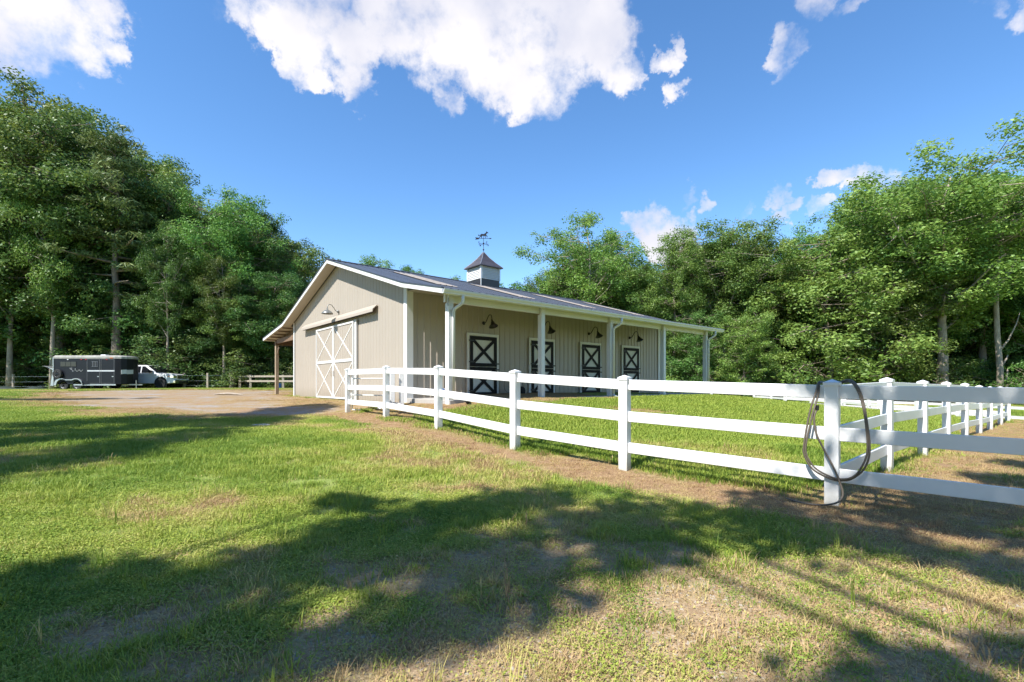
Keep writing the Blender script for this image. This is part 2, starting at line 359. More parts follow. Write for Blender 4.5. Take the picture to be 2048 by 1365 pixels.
def attr(n): x = tn.new('ShaderNodeAttribute'); x.attribute_name = n; return x.outputs['Fac']
def gmath(op, a, b):
    n = tn.new('ShaderNodeMath'); n.operation = op; n.use_clamp = True
    for i, v in enumerate((a, b)):
        if isinstance(v, (int, float)): n.inputs[i].default_value = v
        else: tl.new(v, n.inputs[i])
    return n.outputs[0]
fine = nz(55, 8, .7); mid = nz(5, 7, .65); big = nz(.55, 5, .6); tiny = nz(240, 4, .7)
lawn = ramp(mid, (.30, (.085, .13, .028)), (.48, (.15, .19, .045)), (.62, (.20, .21, .06)), (.75, (.27, .21, .095)))
lawn2 = ramp(fine, (.3, (.05, .075, .02)), (.5, (.14, .18, .045)), (.72, (.30, .30, .12)))
lawn = mixc(.5, lawn, lawn2); brt = tn.new('ShaderNodeHueSaturation'); brt.inputs['Value'].default_value = 1.45; tl.new(lawn, brt.inputs['Color']); lawn = brt.outputs[0]
straw = ramp(nz(38, 9, .8), (.3, (.10, .055, .028)), (.5, (.27, .17, .092)), (.7, (.50, .36, .215)))
soil = ramp(nz(30, 9, .8), (.3, (.17, .105, .055)), (.48, (.36, .25, .145)), (.7, (.56, .425, .27)))
gravelc = ramp(tiny, (.3, (.10, .095, .095)), (.5, (.28, .275, .28)), (.7, (.50, .49, .50)))
sandc = ramp(fine, (.3, (.42, .40, .38)), (.7, (.52, .50, .47)))
padc = ramp(fine, (.3, (.13, .18, .03)), (.52, (.28, .34, .06)), (.75, (.44, .46, .12)))
col = mixc(attr('paddock'), lawn, padc)
ms = gmath('ADD', attr('mulch'), gmath('MULTIPLY', gmath('SUBTRACT', big, .56), 3.0))
ms = gmath('MULTIPLY', ms, gmath('ADD', mid, .55))
col = mixc(ms, col, straw)
col = mixc(gmath('MULTIPLY', attr('gravel'), gmath('MULTIPLY', gmath('SUBTRACT', nz(.9, 9, .85), .47), 6.0)), col, gravelc)
col = mixc(gmath('MULTIPLY', gmath('ADD', attr('bare'), gmath('MULTIPLY', gmath('SUBTRACT', nz(9, 8, .75), .5), 3.5)), gmath('MULTIPLY', attr('bare'), 3.0)), col, soil)
col = mixc(attr('sand'), col, sandc)
tl.new(col, bs.inputs['Base Color'])
bpn = tn.new('ShaderNodeBump'); bpn.inputs['Strength'].default_value = .7; bpn.inputs['Distance'].default_value = .03
tl.new(gmath('ADD', gmath('MULTIPLY', fine, .7), gmath('MULTIPLY', tiny, .3)), bpn.inputs['Height']); tl.new(bpn.outputs[0], bs.inputs['Normal'])
me.materials.append(gm)
tag(link('ground', me), kind='structure')

# ------------------------------------------------------------------ barn
PH = math.atan2(BA[1], BA[0]); Z0 = ZC-.46                 # slab level
barn = thing('barn', 'tan metal horse barn with charcoal roof, cupola and white-posted porch behind the white fence', 'barn', (BO[0], BO[1], Z0), PH)
LEN = 13.3; WID = 11.34; RID = 5.67
def zu(w):                                                  # underside of the roof
    if w > RID: w2 = 11.34-w
    else: w2 = w
    if w2 >= -.46: return 3.19+.3034*(w2+.46)
    return (3.19+.22*(w2+.46)) if w < 0 else (3.19+.125*(w2+.46))
# ribbed wall panels, .914 wide: rib profile along the run, vertical extrusion
RIBP = [(0, 0), (.09, 0), (.100, -.016), (.129, -.016), (.139, 0), (.2285, 0)]
def wall_panel(u0, u1, zb, ztf, to3, k_=1):
    """u0..u1 along the wall; to3(u, out, z)"""
    us = []; u = u0; k = 0
    while u < u1-1e-6:
        for (du, o) in RIBP[:-1]:
            if u+du < u1-1e-6: us.append((u+du, o*k_))
        u += .2285
    us.append((u1, 0)); m = MB(); n = len(us)
    vb = [to3(a, o, zb) for a, o in us]; vt = [to3(a, o, ztf(a)) for a, o in us]
    vb2 = [to3(us[0][0], .03, zb), to3(us[-1][0], .03, zb)]; vt2 = [to3(us[0][0], .03, ztf(us[0][0])), to3(us[-1][0], .03, ztf(us[-1][0]))]
    m.add(vb+vt, [(i, i+1, n+i+1, n+i) for i in range(n-1)])
    m.add(vb2+vt2, [(0, 2, 3, 1)])
    return m
def split(a, b, st=.914):
    r = [a]
    while r[-1]+st < b-.05: r.append(r[-1]+st)
    return list(zip(r, r[1:]+[b]))
# gable end facing the drive (s = 0): outward is -x.  the panel holding the ridge is split there
segs = split(0, RID)+split(RID, WID)
for a_, b_ in segs:
    wall_panel(a_, b_-.002, -.22, lambda w: zu(w)+.01, lambda u, o, z: (o, u, z), .6).build('wall_panel', M['siding'], barn)
for a_, b_ in segs:
    wall_panel(a_, b_-.002, -.3, lambda w: zu(w)+.01, lambda u, o, z: (LEN-o, u, z)).build('wall_panel', M['siding'], barn)
for a_, b_ in split(0, LEN):
    wall_panel(a_, b_-.002, -.02, lambda w: 3.33, lambda u, o, z: (u, o, z)).build('wall_panel', M['siding'], barn)
for a_, b_ in split(0, LEN):
    wall_panel(a_, b_-.002, -.25, lambda w: 3.33, lambda u, o, z: (u, WID-o, z)).build('wall_panel', M['siding'], barn)
for (x, y, sx, sy) in ((0, 0, -1, -1), (0, WID, -1, 1), (LEN, 0, 1, -1), (LEN, WID, 1, 1)):       # white corner trims
    m = MB(); zt = zu(y)-.005; w_ = .17
    X0, X1 = sorted((x+sx*.042, x-sx*w_)); Y0, Y1 = sorted((y+sy*.042, y+sy*.030))
    m.box(X0, X1, Y0, Y1, -.24, zt)
    X0, X1 = sorted((x+sx*.042, x+sx*.030)); Y0, Y1 = sorted((y+sy*.028, y-sy*(w_ if y == 0 else .12)))
    m.box(X0, X1, Y0, Y1, -.24, zt)
    m.build('corner_trim', M['trim'], barn)
# roof: ribbed panels, ribs run down the slope
def roof_panel(wa, wb, up=.14, width=.914):
    m = MB(); prof = []
    for k in range(4):
        b0 = k*.2285; prof += [(b0, .016), (b0+.025, .016), (b0+.04, 0), (b0+.2135, 0)]
    prof.append((width-.002, .016)); n = len(prof)
    za, zb = zu(wa)+up, zu(wb)+up
    m.add([(p, wa, za+h) for p, h in prof]+[(p, wb, zb+h) for p, h in prof], [(i, i+1, n+i+1, n+i) for i in range(n-1)])
    m.add([(0, wa, za-.02), (width-.002, wa, za-.02), (width-.002, wb, zb-.02), (0, wb, zb-.02)], [(0, 3, 2, 1)])
    return m
RS0, RS1 = -.4, 14.1; EV_R = -2.62; EV_L = 15.55
zones = [(RID, -.46), (-.46, EV_R), (RID, WID+.46), (WID+.46, EV_L)]
for wa, wb in zones:
    meR = roof_panel(wa, wb).mesh('roof_panel', M['roof']); s_ = RS0
    while s_ < RS1-.1:
        o = link('roof_panel', meR, barn, (s_, 0, 0)); s_ += .906
meS = roof_panel(4.15, .8, .165).mesh('skylight_panel', M['skylight'])
for s_ in (1.41, 5.04, 8.66, 12.29): link('skylight_panel', meS, barn, (s_, 0, 0))
MB().prism([(RID-.16, zu(RID)+.13), (RID, zu(RID)+.185), (RID+.16, zu(RID)+.13), (RID, zu(RID)+.155)], RS0-.01, RS1+.01, 'x').build('ridge_cap', M['roof'], barn)
# rake fascias at both ends, white with a dark edge trim
for x in (RS0, RS1):
    sg = -1 if x < 0 else 1
    pts = [EV_R, -.46, RID, WID+.46, EV_L]
    m = MB(); m2 = MB()
    for wa, wb in zip(pts[:-1], pts[1:]):
        for mm, lo, hi, t0, t1 in ((m, 0, .125, 0, .03), (m2, .128, .165, -.002, .045)):
            y0, y1 = x+sg*t0, x+sg*t1
            mm.prism([(wa, zu(wa)+lo), (wb, zu(wb)+lo), (wb, zu(wb)+hi), (wa, zu(wa)+hi)], min(y0, y1), max(y0, y1), 'x')
    m.build('rake_fascia', M['trim'], barn); m2.build('rake_trim', M['roof'], barn)
# soffits under the gable overhang and under the main roof slopes, porch ceiling
m = MB()
for wa, wb in ((-.46, RID), (RID, WID+.46)):
    m.prism([(wa, zu(wa)-.004), (wb, zu(wb)-.004), (wb, zu(wb)+.01), (wa, zu(wa)+.01)], RS0+.002, -.045, 'x')
m.build('soffit', M['soffit'], barn)
m = MB(); m.prism([(EV_R+.1, zu(EV_R+.1)-.004), (-.462, zu(-.462)-.004), (-.462, zu(-.462)+.01), (EV_R+.1, zu(EV_R+.1)+.01)], RS0+.003, RS1-.003, 'x')
m.box(.0, LEN, -.46, -.045, 3.185, 3.198)
m.build('porch_ceiling', M['soffit'], barn)
m = MB(); m.prism([(WID+.46, zu(WID+.46)+.0), (EV_L-.02, zu(EV_L-.02)+.0), (EV_L-.02, zu(EV_L-.02)+.012), (WID+.46, zu(WID+.46)+.012)], RS0+.003, RS1-.003, 'x'); m.build('lean_to_ceiling', M['soffit'], barn)
for s_ in (.25, 2.9, 5.5, 8.1, 10.7, 13.2):
    MB().beam((s_, WID+.05, zu(WID+.46)-.10), (s_, EV_L-.15, zu(EV_L-.15)-.10), .09, .17).build('rafter', M['beam'], barn)
for w_ in (WID+.75, WID+1.5, WID+2.25, WID+3.0, WID+3.75):
    MB().box(RS0+.05, RS1-.05, w_-.02, w_+.02, zu(w_)-.05, zu(w_)-.003).build('purlin', M['beam'], barn)
LP = 14.45
MB().box(-.1, LEN+.1, LP-.10, LP-.05, zu(LP)-.42, zu(LP)-.19).build('header_beam', M['beam'], barn)
MB().box(-.05, .03, WID+.05, LP-.11, 2.52, 2.76).build('header_beam', M['beam'], barn)
for i, s_ in enumerate((0, 4.4, 8.8, 13.2)):
    zb = gz1(*bw(s_, LP))-Z0-.05
    MB().box(s_-.08, s_+.08, LP-.049, LP+.11, zb, zu(LP)-.19).build('post', M['postwood'], barn, bevel=.01)
    if i == 0:
        MB().beam((0, LP-.35, 2.3), (0, LP-.07, 1.98), .03, .09).build('brace', M['wood'], barn)
# porch: slab, posts, header, gutter, fascia, downspouts
MB().box(-.06, LEN+.15, -2.42, -.045, -.34, 0).build('porch_slab', M['concrete'], barn, bevel=.01)
MB().box(-.12, LEN+.12, -2.28, -2.20, zu(-2.28)-.215, zu(-2.28)-.015).build('porch_header', M['trim'], barn)
for i, s_ in enumerate((0.0, 3.33, 6.65, 9.98, 13.3)):

    m = MB(); m.box(s_-.076, s_+.076, -2.375, -2.284, (-.10 if i else -.26), zu(-2.34)-.02)
    m.box(s_-.076, s_+.076, -2.284, -2.212, (-.10 if i else -.26), zu(-2.34)-.235)
    m.build('porch_post', M['trim'], barn, bevel=.006)
ze = zu(EV_R)
m = MB(); m.box(RS0, RS1, EV_R, EV_R+.02, ze-.02, ze+.12); m.build('eave_fascia', M['trim'], barn)
gp = [(EV_R-.002, ze+.105), (EV_R-.002, ze-.005), (EV_R-.075, ze-.005), (EV_R-.085, ze+.03), (EV_R-.12, ze+.075), (EV_R-.125, ze+.112), (EV_R-.115, ze+.112), (EV_R-.108, ze+.08), (EV_R-.07, ze+.04), (EV_R-.06, ze+.01), (EV_R-.014, ze+.01), (EV_R-.014, ze+.105)]
MB().prism(gp, RS0-.03, RS1+.05, 'x').build('gutter', M['trim'], barn)
for s_ in (.0, 6.65, 13.3):
    x = s_+.17; xb = s_+.045
    pts = [(x, EV_R-.05, ze-.0), (x, EV_R-.05, ze-.13), (x-.01, EV_R-.03, ze-.20), (x-.07, EV_R+.09, ze-.28), (xb+.01, EV_R+.16, ze-.33), (xb, EV_R+.195, ze-.40), (xb, EV_R+.200, .05)]
    m = MB().tube(pts, .042, 10)
    if s_ > 1: m.tube([(xb, EV_R+.20, .06), (xb, EV_R+.16, .0), (xb, EV_R+.02, -.05)], .042, 10)
    m.build('downspout', M['trim'], barn, smooth=True)
MB().tube([(-.09, -2.40, ze-.05), (-.10, -2.42, ze-.14), (-.12, -2.41, ze-.2), (-.11, -2.40, ze-.26)], .008, 6).build('cable', M['black'], barn)
m = MB().box(-.10, .02, -2.40, -2.36, ze-.36, ze-.26); m.build('junction_box', M['whiteplastic'], barn)

# sliding doors on the gable end
DZ0, DZ1 = -.15, 2.68
for (w0, w1) in ((3.84, 5.84), (5.86, 7.86)):
    m = MB(); m.box(-.10, -.04, w0, w1, DZ0, DZ1)
    d = m.build('sliding_door', M['siding'], barn)
    f_ = MB(); x0, x1 = -.125, -.101; t_ = .062
    def fr(bx): bx.build('door_trim', M['trim'], d)
    fr(MB().box(x0, x1, w0, w0+t_, DZ0, DZ1)); fr(MB().box(x0, x1, w1-t_, w1, DZ0, DZ1))
    fr(MB().box(x0+.001, x1, w0+t_, w1-t_, DZ0, DZ0+t_)); fr(MB().box(x0+.001, x1, w0+t_, w1-t_, DZ1-t_, DZ1)); fr(MB().box(x0+.001, x1, w0+t_, w1-t_, 1.24, 1.34))
    for (za, zb) in ((DZ0+t_, 1.24), (1.34, DZ1-t_)):
        for fl, off in ((0, 0), (1, .006)):
            a1, b1 = (za, zb) if not fl else (zb, za)
            MB().beam((x0+.012+off, w0+t_-.01, a1), (x0+.012+off, w1-t_+.01, b1), .042, .014, up=(1, 0, 0)).build('door_brace', M['trim'], d)
    for k in range(int((w1-w0)/.2285)):
        pass
    h_ = w0+.12 if w0 > 5 else w1-.12
    MB().tube([(-.126, h_, .72), (-.16, h_, .74), (-.16, h_, .92), (-.126, h_, .94)], .011, 8).build('handle', M['siding_cover'], d)
    for k in range(9):
        y = w0+.13+k*.2285
        if y < w1-.1: MB().prism([(-.101, y), (-.112, y+.012), (-.112, y+.028), (-.101, y+.04)], DZ0+.08, DZ1-.08, 'z').build('rib', M['siding'], d)
MB().prism([(-.035, 3.02), (-.035, 3.06), (-.20, 2.90), (-.215, 2.80), (-.195, 2.80), (-.18, 2.89)], 2.02, 9.64, 'y').build('track_cover', M['siding_cover'], barn)
MB().box(-.16, -.105, 2.2, 9.5, 2.80, 2.86).build('door_track', M['black'], barn)
MB().box(-.085, -.032, 3.67, 3.825, -.15, 2.72).build('door_stop', M['trim'], barn)

# stall doors under the porch
def stall_door(x):
    W, H = 1.31, 2.10; y = -.034
    fr = MB(); t_ = .09
    fr.box(x, x+t_, y-.045, y-.0, 0.003, H); fr.box(x+W-t_, x+W, y-.045, y-.0, 0.003, H); fr.box(x+t_, x+W-t_, y-.045, y-.0, H-t_, H)
    d = MB().box(x+t_+.01, x+W-t_-.01, y-.05, y-.012, .03, H-t_-.01).build('stall_door', M['doorpanel'], barn)
    fr.build('door_frame', M['trim'], d, bevel=.004)
    xa, xb = x+t_+.01, x+W-t_-.01
    for (z0, z1) in ((.035, .985), (1.0, H-t_-.015)):
        b = .115; y0, y1 = y-.075, y-.051
        for bx in (MB().box(xa, xa+b, y0, y1, z0, z1), MB().box(xb-b, xb, y0, y1, z0, z1), MB().box(xa+b, xb-b, y0+.001, y1, z0, z0+b), MB().box(xa+b, xb-b, y0+.001, y1, z1-b, z1)):
            bx.build('door_rail', M['dark'], d)
        for fl in (0, 1):
            a1, b1 = (z0+b*.6, z1-b*.6) if fl else (z1-b*.6, z0+b*.6)
            MB().beam((xa+b*.6, y-.064-.004*fl, a1), (xb-b*.6, y-.064-.004*fl, b1), .012, .105, up=(0, -1, 0) if False else (0, 0, 1)).build('door_brace', M['dark'], d)
    for z in (.2, .85, 1.15, 1.85):
        MB().box(xa-.05, xa+.16, y-.085, y-.076, z-.02, z+.02).build('hinge', M['black'], d)
    for z in (.9, 1.1):
        MB().box(xb-.08, xb+.09, y-.095, y-.076, z-.022, z+.022).build('latch', M['black'], d)
for x in (2.11, 4.84, 7.59, 10.30): stall_door(x)
# gooseneck lamps
def barn_lamp(x, z, group, label):
    px, py = bw(x, -.03); t0 = thing('barn_lamp', label, 'lamp', (px, py, Z0+z), PH, group)
    MB().lathe([(.06, 0), (.06, -.02), (.025, -.05)], (0, 0, 0), 14, 'y').build('wall_mount', M['black'], t0)
    m = MB().tube([(0, -.04, 0), (0, -.12, .02), (0, -.20, .12), (0, -.27, .22), (0, -.35, .25), (0, -.42, .22), (0, -.455, .12), (0, -.465, .03)], .014, 8); m.build('arm', M['black'], t0, smooth=True)
    sh = MB().lathe([(.028, .05), (.03, -.01), (.05, -.03), (.085, -.12), (.15, -.19), (.155, -.205), (.145, -.2), (.08, -.12), (.03, -.04)], (0, 0, 0), 20).build('lamp_shade', M['black'], t0, smooth=True)
    sh.location = (0, -.465, .03); sh.rotation_euler = (R(-22), 0, 0)
    return t0
for x, lb in ((2.83, 'black gooseneck barn lamp above the first stall door, beside the corner post'), (5.50, 'black gooseneck barn lamp half hidden behind the second porch post'),
              (8.18, 'black gooseneck barn lamp above the third stall door, left of the middle downspout'), (10.92, 'black gooseneck barn lamp above the fourth and farthest stall door')):
    barn_lamp(x-.02, 2.46, 'black barn lamps over the stall doors', lb)
px, py = bw(-.035, 5.55)
gl = thing('barn_lamp', 'grey galvanised gooseneck lamp on the gable above the sliding doors', 'lamp', (px, py, Z0+3.22), PH-R(90)+R(0))
# local -y of this lamp points away from the gable wall
MB().lathe([(.06, 0), (.06, -.02), (.025, -.05)], (0, 0, 0), 14, 'y').build('wall_mount', M['lampgrey'], gl)
MB().tube([(0, -.04, .0), (0, -.10, .02), (0, -.17, .13), (0, -.25, .22), (0, -.33, .24), (0, -.39, .19), (0, -.41, .08), (0, -.41, .02)], .014, 8).build('arm', M['lampgrey'], gl, smooth=True)
MB().lathe([(.03, .08), (.035, .02), (.09, .0), (.17, -.06), (.215, -.12), (.215, -.135), (.2, -.12), (.15, -.05)], (0, -.41, .0), 24).build('lamp_shade', M['lampgrey'], gl, smooth=True)

# cupola with weather vane
CS = 7.06; px, py = bw(CS, RID)
cup = thing('cupola', 'white louvred cupola with pyramid roof astride the barn ridge', 'cupola', (px, py, Z0), PH)
H_ = .58
MB().box(-H_+.03, H_-.03, -H_+.03, H_-.03, 4.86, 5.36).build('base', M['cupola_dark'], cup)
MB().beam((-H_+.02, -H_+.02, 4.95), (-H_+.02, -H_+.02, 5.36), .03, .03, (1, 0, 0)).build('corner_strip', M['trim'], cup)
body = MB().box(-H_+.05, H_-.05, -H_+.05, H_-.05, 5.36, 5.96).build('body', M['trim'], cup)
for sx in (-1, 1):
    for sy in (-1, 1):
        x0, x1 = sorted((sx*H_, sx*(H_-.09))); y0, y1 = sorted((sy*H_, sy*(H_-.09)))
        MB().box(x0, x1, y0, y1, 5.361, 5.96).build('corner_post', M['trim'], body)
for k in range(8):
    z = 5.375+k*.072
    for ang in range(4):
        m = MB(); m.add([(-H_+.091, -H_+.012, z), (H_-.091, -H_+.012, z), (H_-.091, -H_+.045, z+.062), (-H_+.091, -H_+.045, z+.062), (-H_+.091, -H_+.026, z), (H_-.091, -H_+.026, z), (H_-.091, -H_+.049, z+.066), (-H_+.091, -H_+.049, z+.066)],
                        [(0,1,2,3),(7,6,5,4),(0,4,5,1),(2,6,7,3),(0,3,7,4),(1,5,6,2)])
        o = m.build('louvre', M['trim'], body); o.rotation_euler = (0, 0, ang*math.pi/2)
E2 = .68; m = MB(); prof = [(E2, 5.955), (E2, 5.985), (.42, 6.24), (.2, 6.50), (.02, 6.78)]
o_ = 0; vs_ = []
for r_, z in prof: vs_ += [(-r_, -r_, z), (r_, -r_, z), (r_, r_, z), (-r_, r_, z)]
fs_ = [(3, 2, 1, 0)]+[(i*4+k, i*4+(k+1) % 4, i*4+4+(k+1) % 4, i*4+4+k) for i in range(4) for k in range(4)]+[(16, 17, 18, 19)]
m.add(vs_, fs_); croof = m.build('roof', M['copper'], cup)
for sx, sy in ((-1, -1), (1, -1), (-1, 1), (1, 1)):
    MB().tube([(sx*r_, sy*r_, z+.004) for r_, z in prof[1:]], .014, 6).build('hip_strip', M['alu'], croof)
vane = thing('weather_vane', 'black running horse weather vane on top of the cupola', 'weather vane', (px, py, Z0+6.78), PH); vane.scale = (.88, .88, .95)
MB().tube([(0, 0, -.02), (0, 0, .86)], .012, 8).build('rod', M['black'], vane)
for z, r_ in ((.13, .05), (.46, .045), (.36, .03)):
    MB().lathe([(.005, z-r_), (r_*.7, z-r_*.6), (r_, z), (r_*.7, z+r_*.6), (.005, z+r_)], (0, 0, 0), 12).build('ball', M['black'], vane, smooth=True)
MB().beam((-.26, 0, .42), (.26, 0, .42), .012, .012).beam((0, -.26, .42), (0, .26, .42), .012, .012).build('direction_arms', M['black'], vane)
LET = {'N': [((0,0),(0,1)), ((0,1),(.7,0)), ((.7,0),(.7,1))], 'S': [((.7,1),(0,1)),((0,1),(0,.5)),((0,.5),(.7,.5)),((.7,.5),(.7,0)),((.7,0),(0,0))],
       'E': [((0,0),(0,1)),((0,1),(.7,1)),((0,.5),(.6,.5)),((0,0),(.7,0))], 'W': [((0,1),(.2,0)),((.2,0),(.4,.7)),((.4,.7),(.6,0)),((.6,0),(.8,1))]}
vang = -PH
for ch, (lx, ly) in (('N', (.3, 0)), ('S', (-.3, 0)), ('E', (0, -.3)), ('W', (0, .3))):
    m = MB()
    for (a0, b0), (a1, b1) in LET[ch]: m.beam(((a0-.35)*.1, 0, (b0-.5)*.12), ((a1-.35)*.1, 0, (b1-.5)*.12), .014, .018)
    o = m.build('letter', M['black'], vane, (lx, ly, .42)); o.rotation_euler = (0, 0, vang)
ar = MB().tube([(-.42, 0, .70), (.42, 0, .70)], .011, 6)
ar.prism([(.34, .66), (.46, .70), (.34, .74)], -.008, .008, 'y'); ar.prism([(-.46, .64), (-.26, .66), (-.22, .70), (-.26, .74), (-.46, .76), (-.42, .70)], -.008, .008, 'y')
a_o = ar.build('arrow', M['black'], vane); a_o.rotation_euler = (0, 0, vang)
HS = [(-.20,.86),(-.17,.93),(-.10,.97),(.0,.955),(.09,.99),(.15,1.06),(.17,1.10),(.20,1.07),(.27,1.02),(.26,.995),(.19,1.0),(.16,.95),(.15,.90),(.22,.86),(.21,.78),(.18,.78),(.185,.84),(.10,.86),(.12,.76),(.09,.75),(.06,.86),(-.06,.87),(-.10,.80),(-.06,.73),(-.09,.72),(-.14,.80),(-.13,.86),(-.17,.80),(-.24,.76),(-.26,.78),(-.19,.83),(-.25,.88),(-.30,.86),(-.29,.92),(-.24,.93)]
h_o = MB().prism([(x_, z_-.03) for x_, z_ in HS], -.012, .012, 'y').build('horse', M['black'], vane); h_o.rotation_euler = (0, 0, vang)

# ------------------------------------------------------------------ small things round the barn
def at_barn(s, w): return bw(s, w)
x, y = bw(.27, -2.62)
el = thing('drain_elbow', 'black corrugated drain pipe elbow at the foot of the corner porch post', 'pipe', (x, y, gz1(x, y)))
pts = [(-.0, .12, .20), (0, .05, .19), (.02, -.02, .15), (.06, -.09, .09), (.10, -.17, .05)]
m = MB(); rr = []
fine_p = []; 
for i in range(25):
    tt = i/24*4; k = min(int(tt), 3); f0 = tt-k; p = Vector(pts[k]).lerp(Vector(pts[k+1]), f0); fine_p.append(p); rr.append(.062 if i % 2 else .052)
m.tube(fine_p, rr, 14).build('pipe', M['rubber'], el)
# blue and white jug on the slab by the corner
x, y = bw(.85, -.55)
jg = thing('jug', 'small blue and white jug standing on the slab against the barn side', 'jug', (x, y, Z0))
MB().lathe([(.10, 0), (.11, .02), (.11, .10)], (0, 0, 0), 14).build('base', M['whiteplastic'], jg)
MB().lathe([(.11, .10), (.115, .2), (.08, .27), (.035, .30), (.035, .33)], (0, 0, 0), 14).build('body', M['blue'], jg)
MB().tube([(.09, 0, .12), (.15, 0, .16), (.14, 0, .26), (.06, 0, .28)], .012, 6).build('handle', M['whiteplastic'], jg)
# dark rack with hoop between the first and second stall doors
x, y = bw(3.95, -.45)
rk = thing('metal_rack', 'black metal rack with a wire hoop standing right of the first stall door', 'rack', (x, y, Z0), PH)
for a_ in (-.22, .22):
    for b_ in (-.12, .12):
        MB().tube([(a_, b_, 0), (a_*.7, b_*.5, .62)], .014, 6).build('leg', M['black'], rk)
MB().box(-.30, .30, -.14, .14, .60, .66).build('top', M['dark'], rk, bevel=.02)
MB().tube([(-.42+.22*math.cos(t_), -.05, .38+.26*math.sin(t_)) for t_ in np.linspace(0, 2*math.pi, 25)], .007, 6).build('hoop', M['black'], rk)
MB().tube([(-.2, -.1, .55), (-.28, -.16, .3), (-.36, -.2, .02)], .022, 6).build('strut', M['black'], rk)
MB().lathe([(.15, -.03), (.17, -.015), (.17, .015), (.15, .03), (.11, .03), (.11, -.03)], (.05, -.16, .17), 18, 'y').build('wheel', M['rubber'], rk)
MB().tube([(.30, -.1, 0), (.30, -.1, .6)], .012, 6).tube([(.3, -.1, .2), (.42, -.1, .2)], .012, 6).build('rail', M['alu'], rk)
# grey utility box at the barn corner, pale stone block
x, y = -3.18, 13.25
ub = thing('utility_box', 'small grey and white utility box on the ground at the barn corner', 'box', (x, y, gz1(x, y)))
MB().box(-.10, .02, -.06, .06, -.02, .17).build('grey_half', M['greyplastic'], ub, bevel=.005)
MB().box(.025, .11, -.05, .05, -.02, .15).build('white_half', M['whiteplastic'], ub, bevel=.005)
def rock(name, x, y, s, label, mt, fl=.5):
    m = MB(); r0 = random.Random(int(x*100)); pr_ = [(.0+.001, -.2), (.7, -.15), (1, .1), (.85, .6), (.4, .95), (.02, 1)]
    m.lathe([(a*1, b*fl) for a, b in pr_], (0, 0, 0), 9); m.v = [(p[0]*s*(1+r0.uniform(-.15, .15)), p[1]*s*(1+r0.uniform(-.15, .15)), p[2]*s) for p in m.v]
    return tag(m.build(name, mt, None, (x, y, gz1(x, y))), label, 'stone')
rock('stone', -3.75, 13.75, .12, 'white stone block lying behind the small tube gate', M['whiteplastic'])
o = MB().prism([(-.19, -.12), (.15, -.14), (.22, .05), (.10, .15), (-.17, .10)], 0, .035, 'z').build('flat_stone', M['stone'], None, (-5.75, 10.9, gz1(-5.75, 10.9)+.0), bevel=.008)
o.rotation_euler = (R(6), 0, .3); tag(o, 'flat grey stone lying alone on the grass at the edge of the drive', 'stone')
x, y = bw(-.6, 13.9)
o = MB().tube([(-.9, .0, .03), (-.6, .05, .07), (-.2, .02, .085), (.3, -.02, .06), (.6, -.05, .02)], [.02, .05, .06, .05, .02], 8).build('log', M['greywood'], None, (x-1.6, y-.4, gz1(x-1.6, y-.4)-.01)); tag(o, 'pale weathered log lying on the drive left of the wooden lean-to post', 'log')
# ride-on mower half hidden behind the barn corner
x, y = bw(.9, WID+.42)
mw = thing('garden_mower', 'red and black garden mower parked under the lean-to, half hidden by the barn corner', 'mower', (x, y, gz1(x, y)), PH)
for xx in (-.35, .35):
    for yy in (-.28, .28):
        MB().lathe([(.10, -.06), (.17, -.06), (.19, -.03), (.19, .03), (.17, .06), (.10, .06)], (xx, yy, .19), 18, 'y').build('wheel', M['rubber'], mw)
        MB().lathe([(.09, -.065), (.09, .065)], (xx, yy, .19), 12, 'y').build('rim', M['whiteplastic'], mw)
MB().prism([(-.62, .22), (-.60, .50), (-.50, .60), (-.1, .62), (-.05, .40), (.35, .36), (.38, .22)], -.24, .24, 'y').build('hood', M['red'], mw, bevel=.03)
MB().prism([(.05, .42), (.40, .42), (.48, .85), (.42, .86), (.33, .52), (.05, .50)], -.2, .2, 'y').build('seat', M['rubber'], mw, bevel=.02)
MB().tube([(-.12, 0, .55), (-.02, 0, .78)], .015, 6).build('steering_column', M['black'], mw)
MB().tube([(.0+.05*math.cos(t_), .15*math.sin(t_), .78+.15*.3*math.cos(t_)) for t_ in np.linspace(0, 2*math.pi, 17)], .014, 6).build('steering_wheel', M['black'], mw)
MB().box(-.45, .2, -.30, .30, .10, .21).build('deck', M['black'], mw)

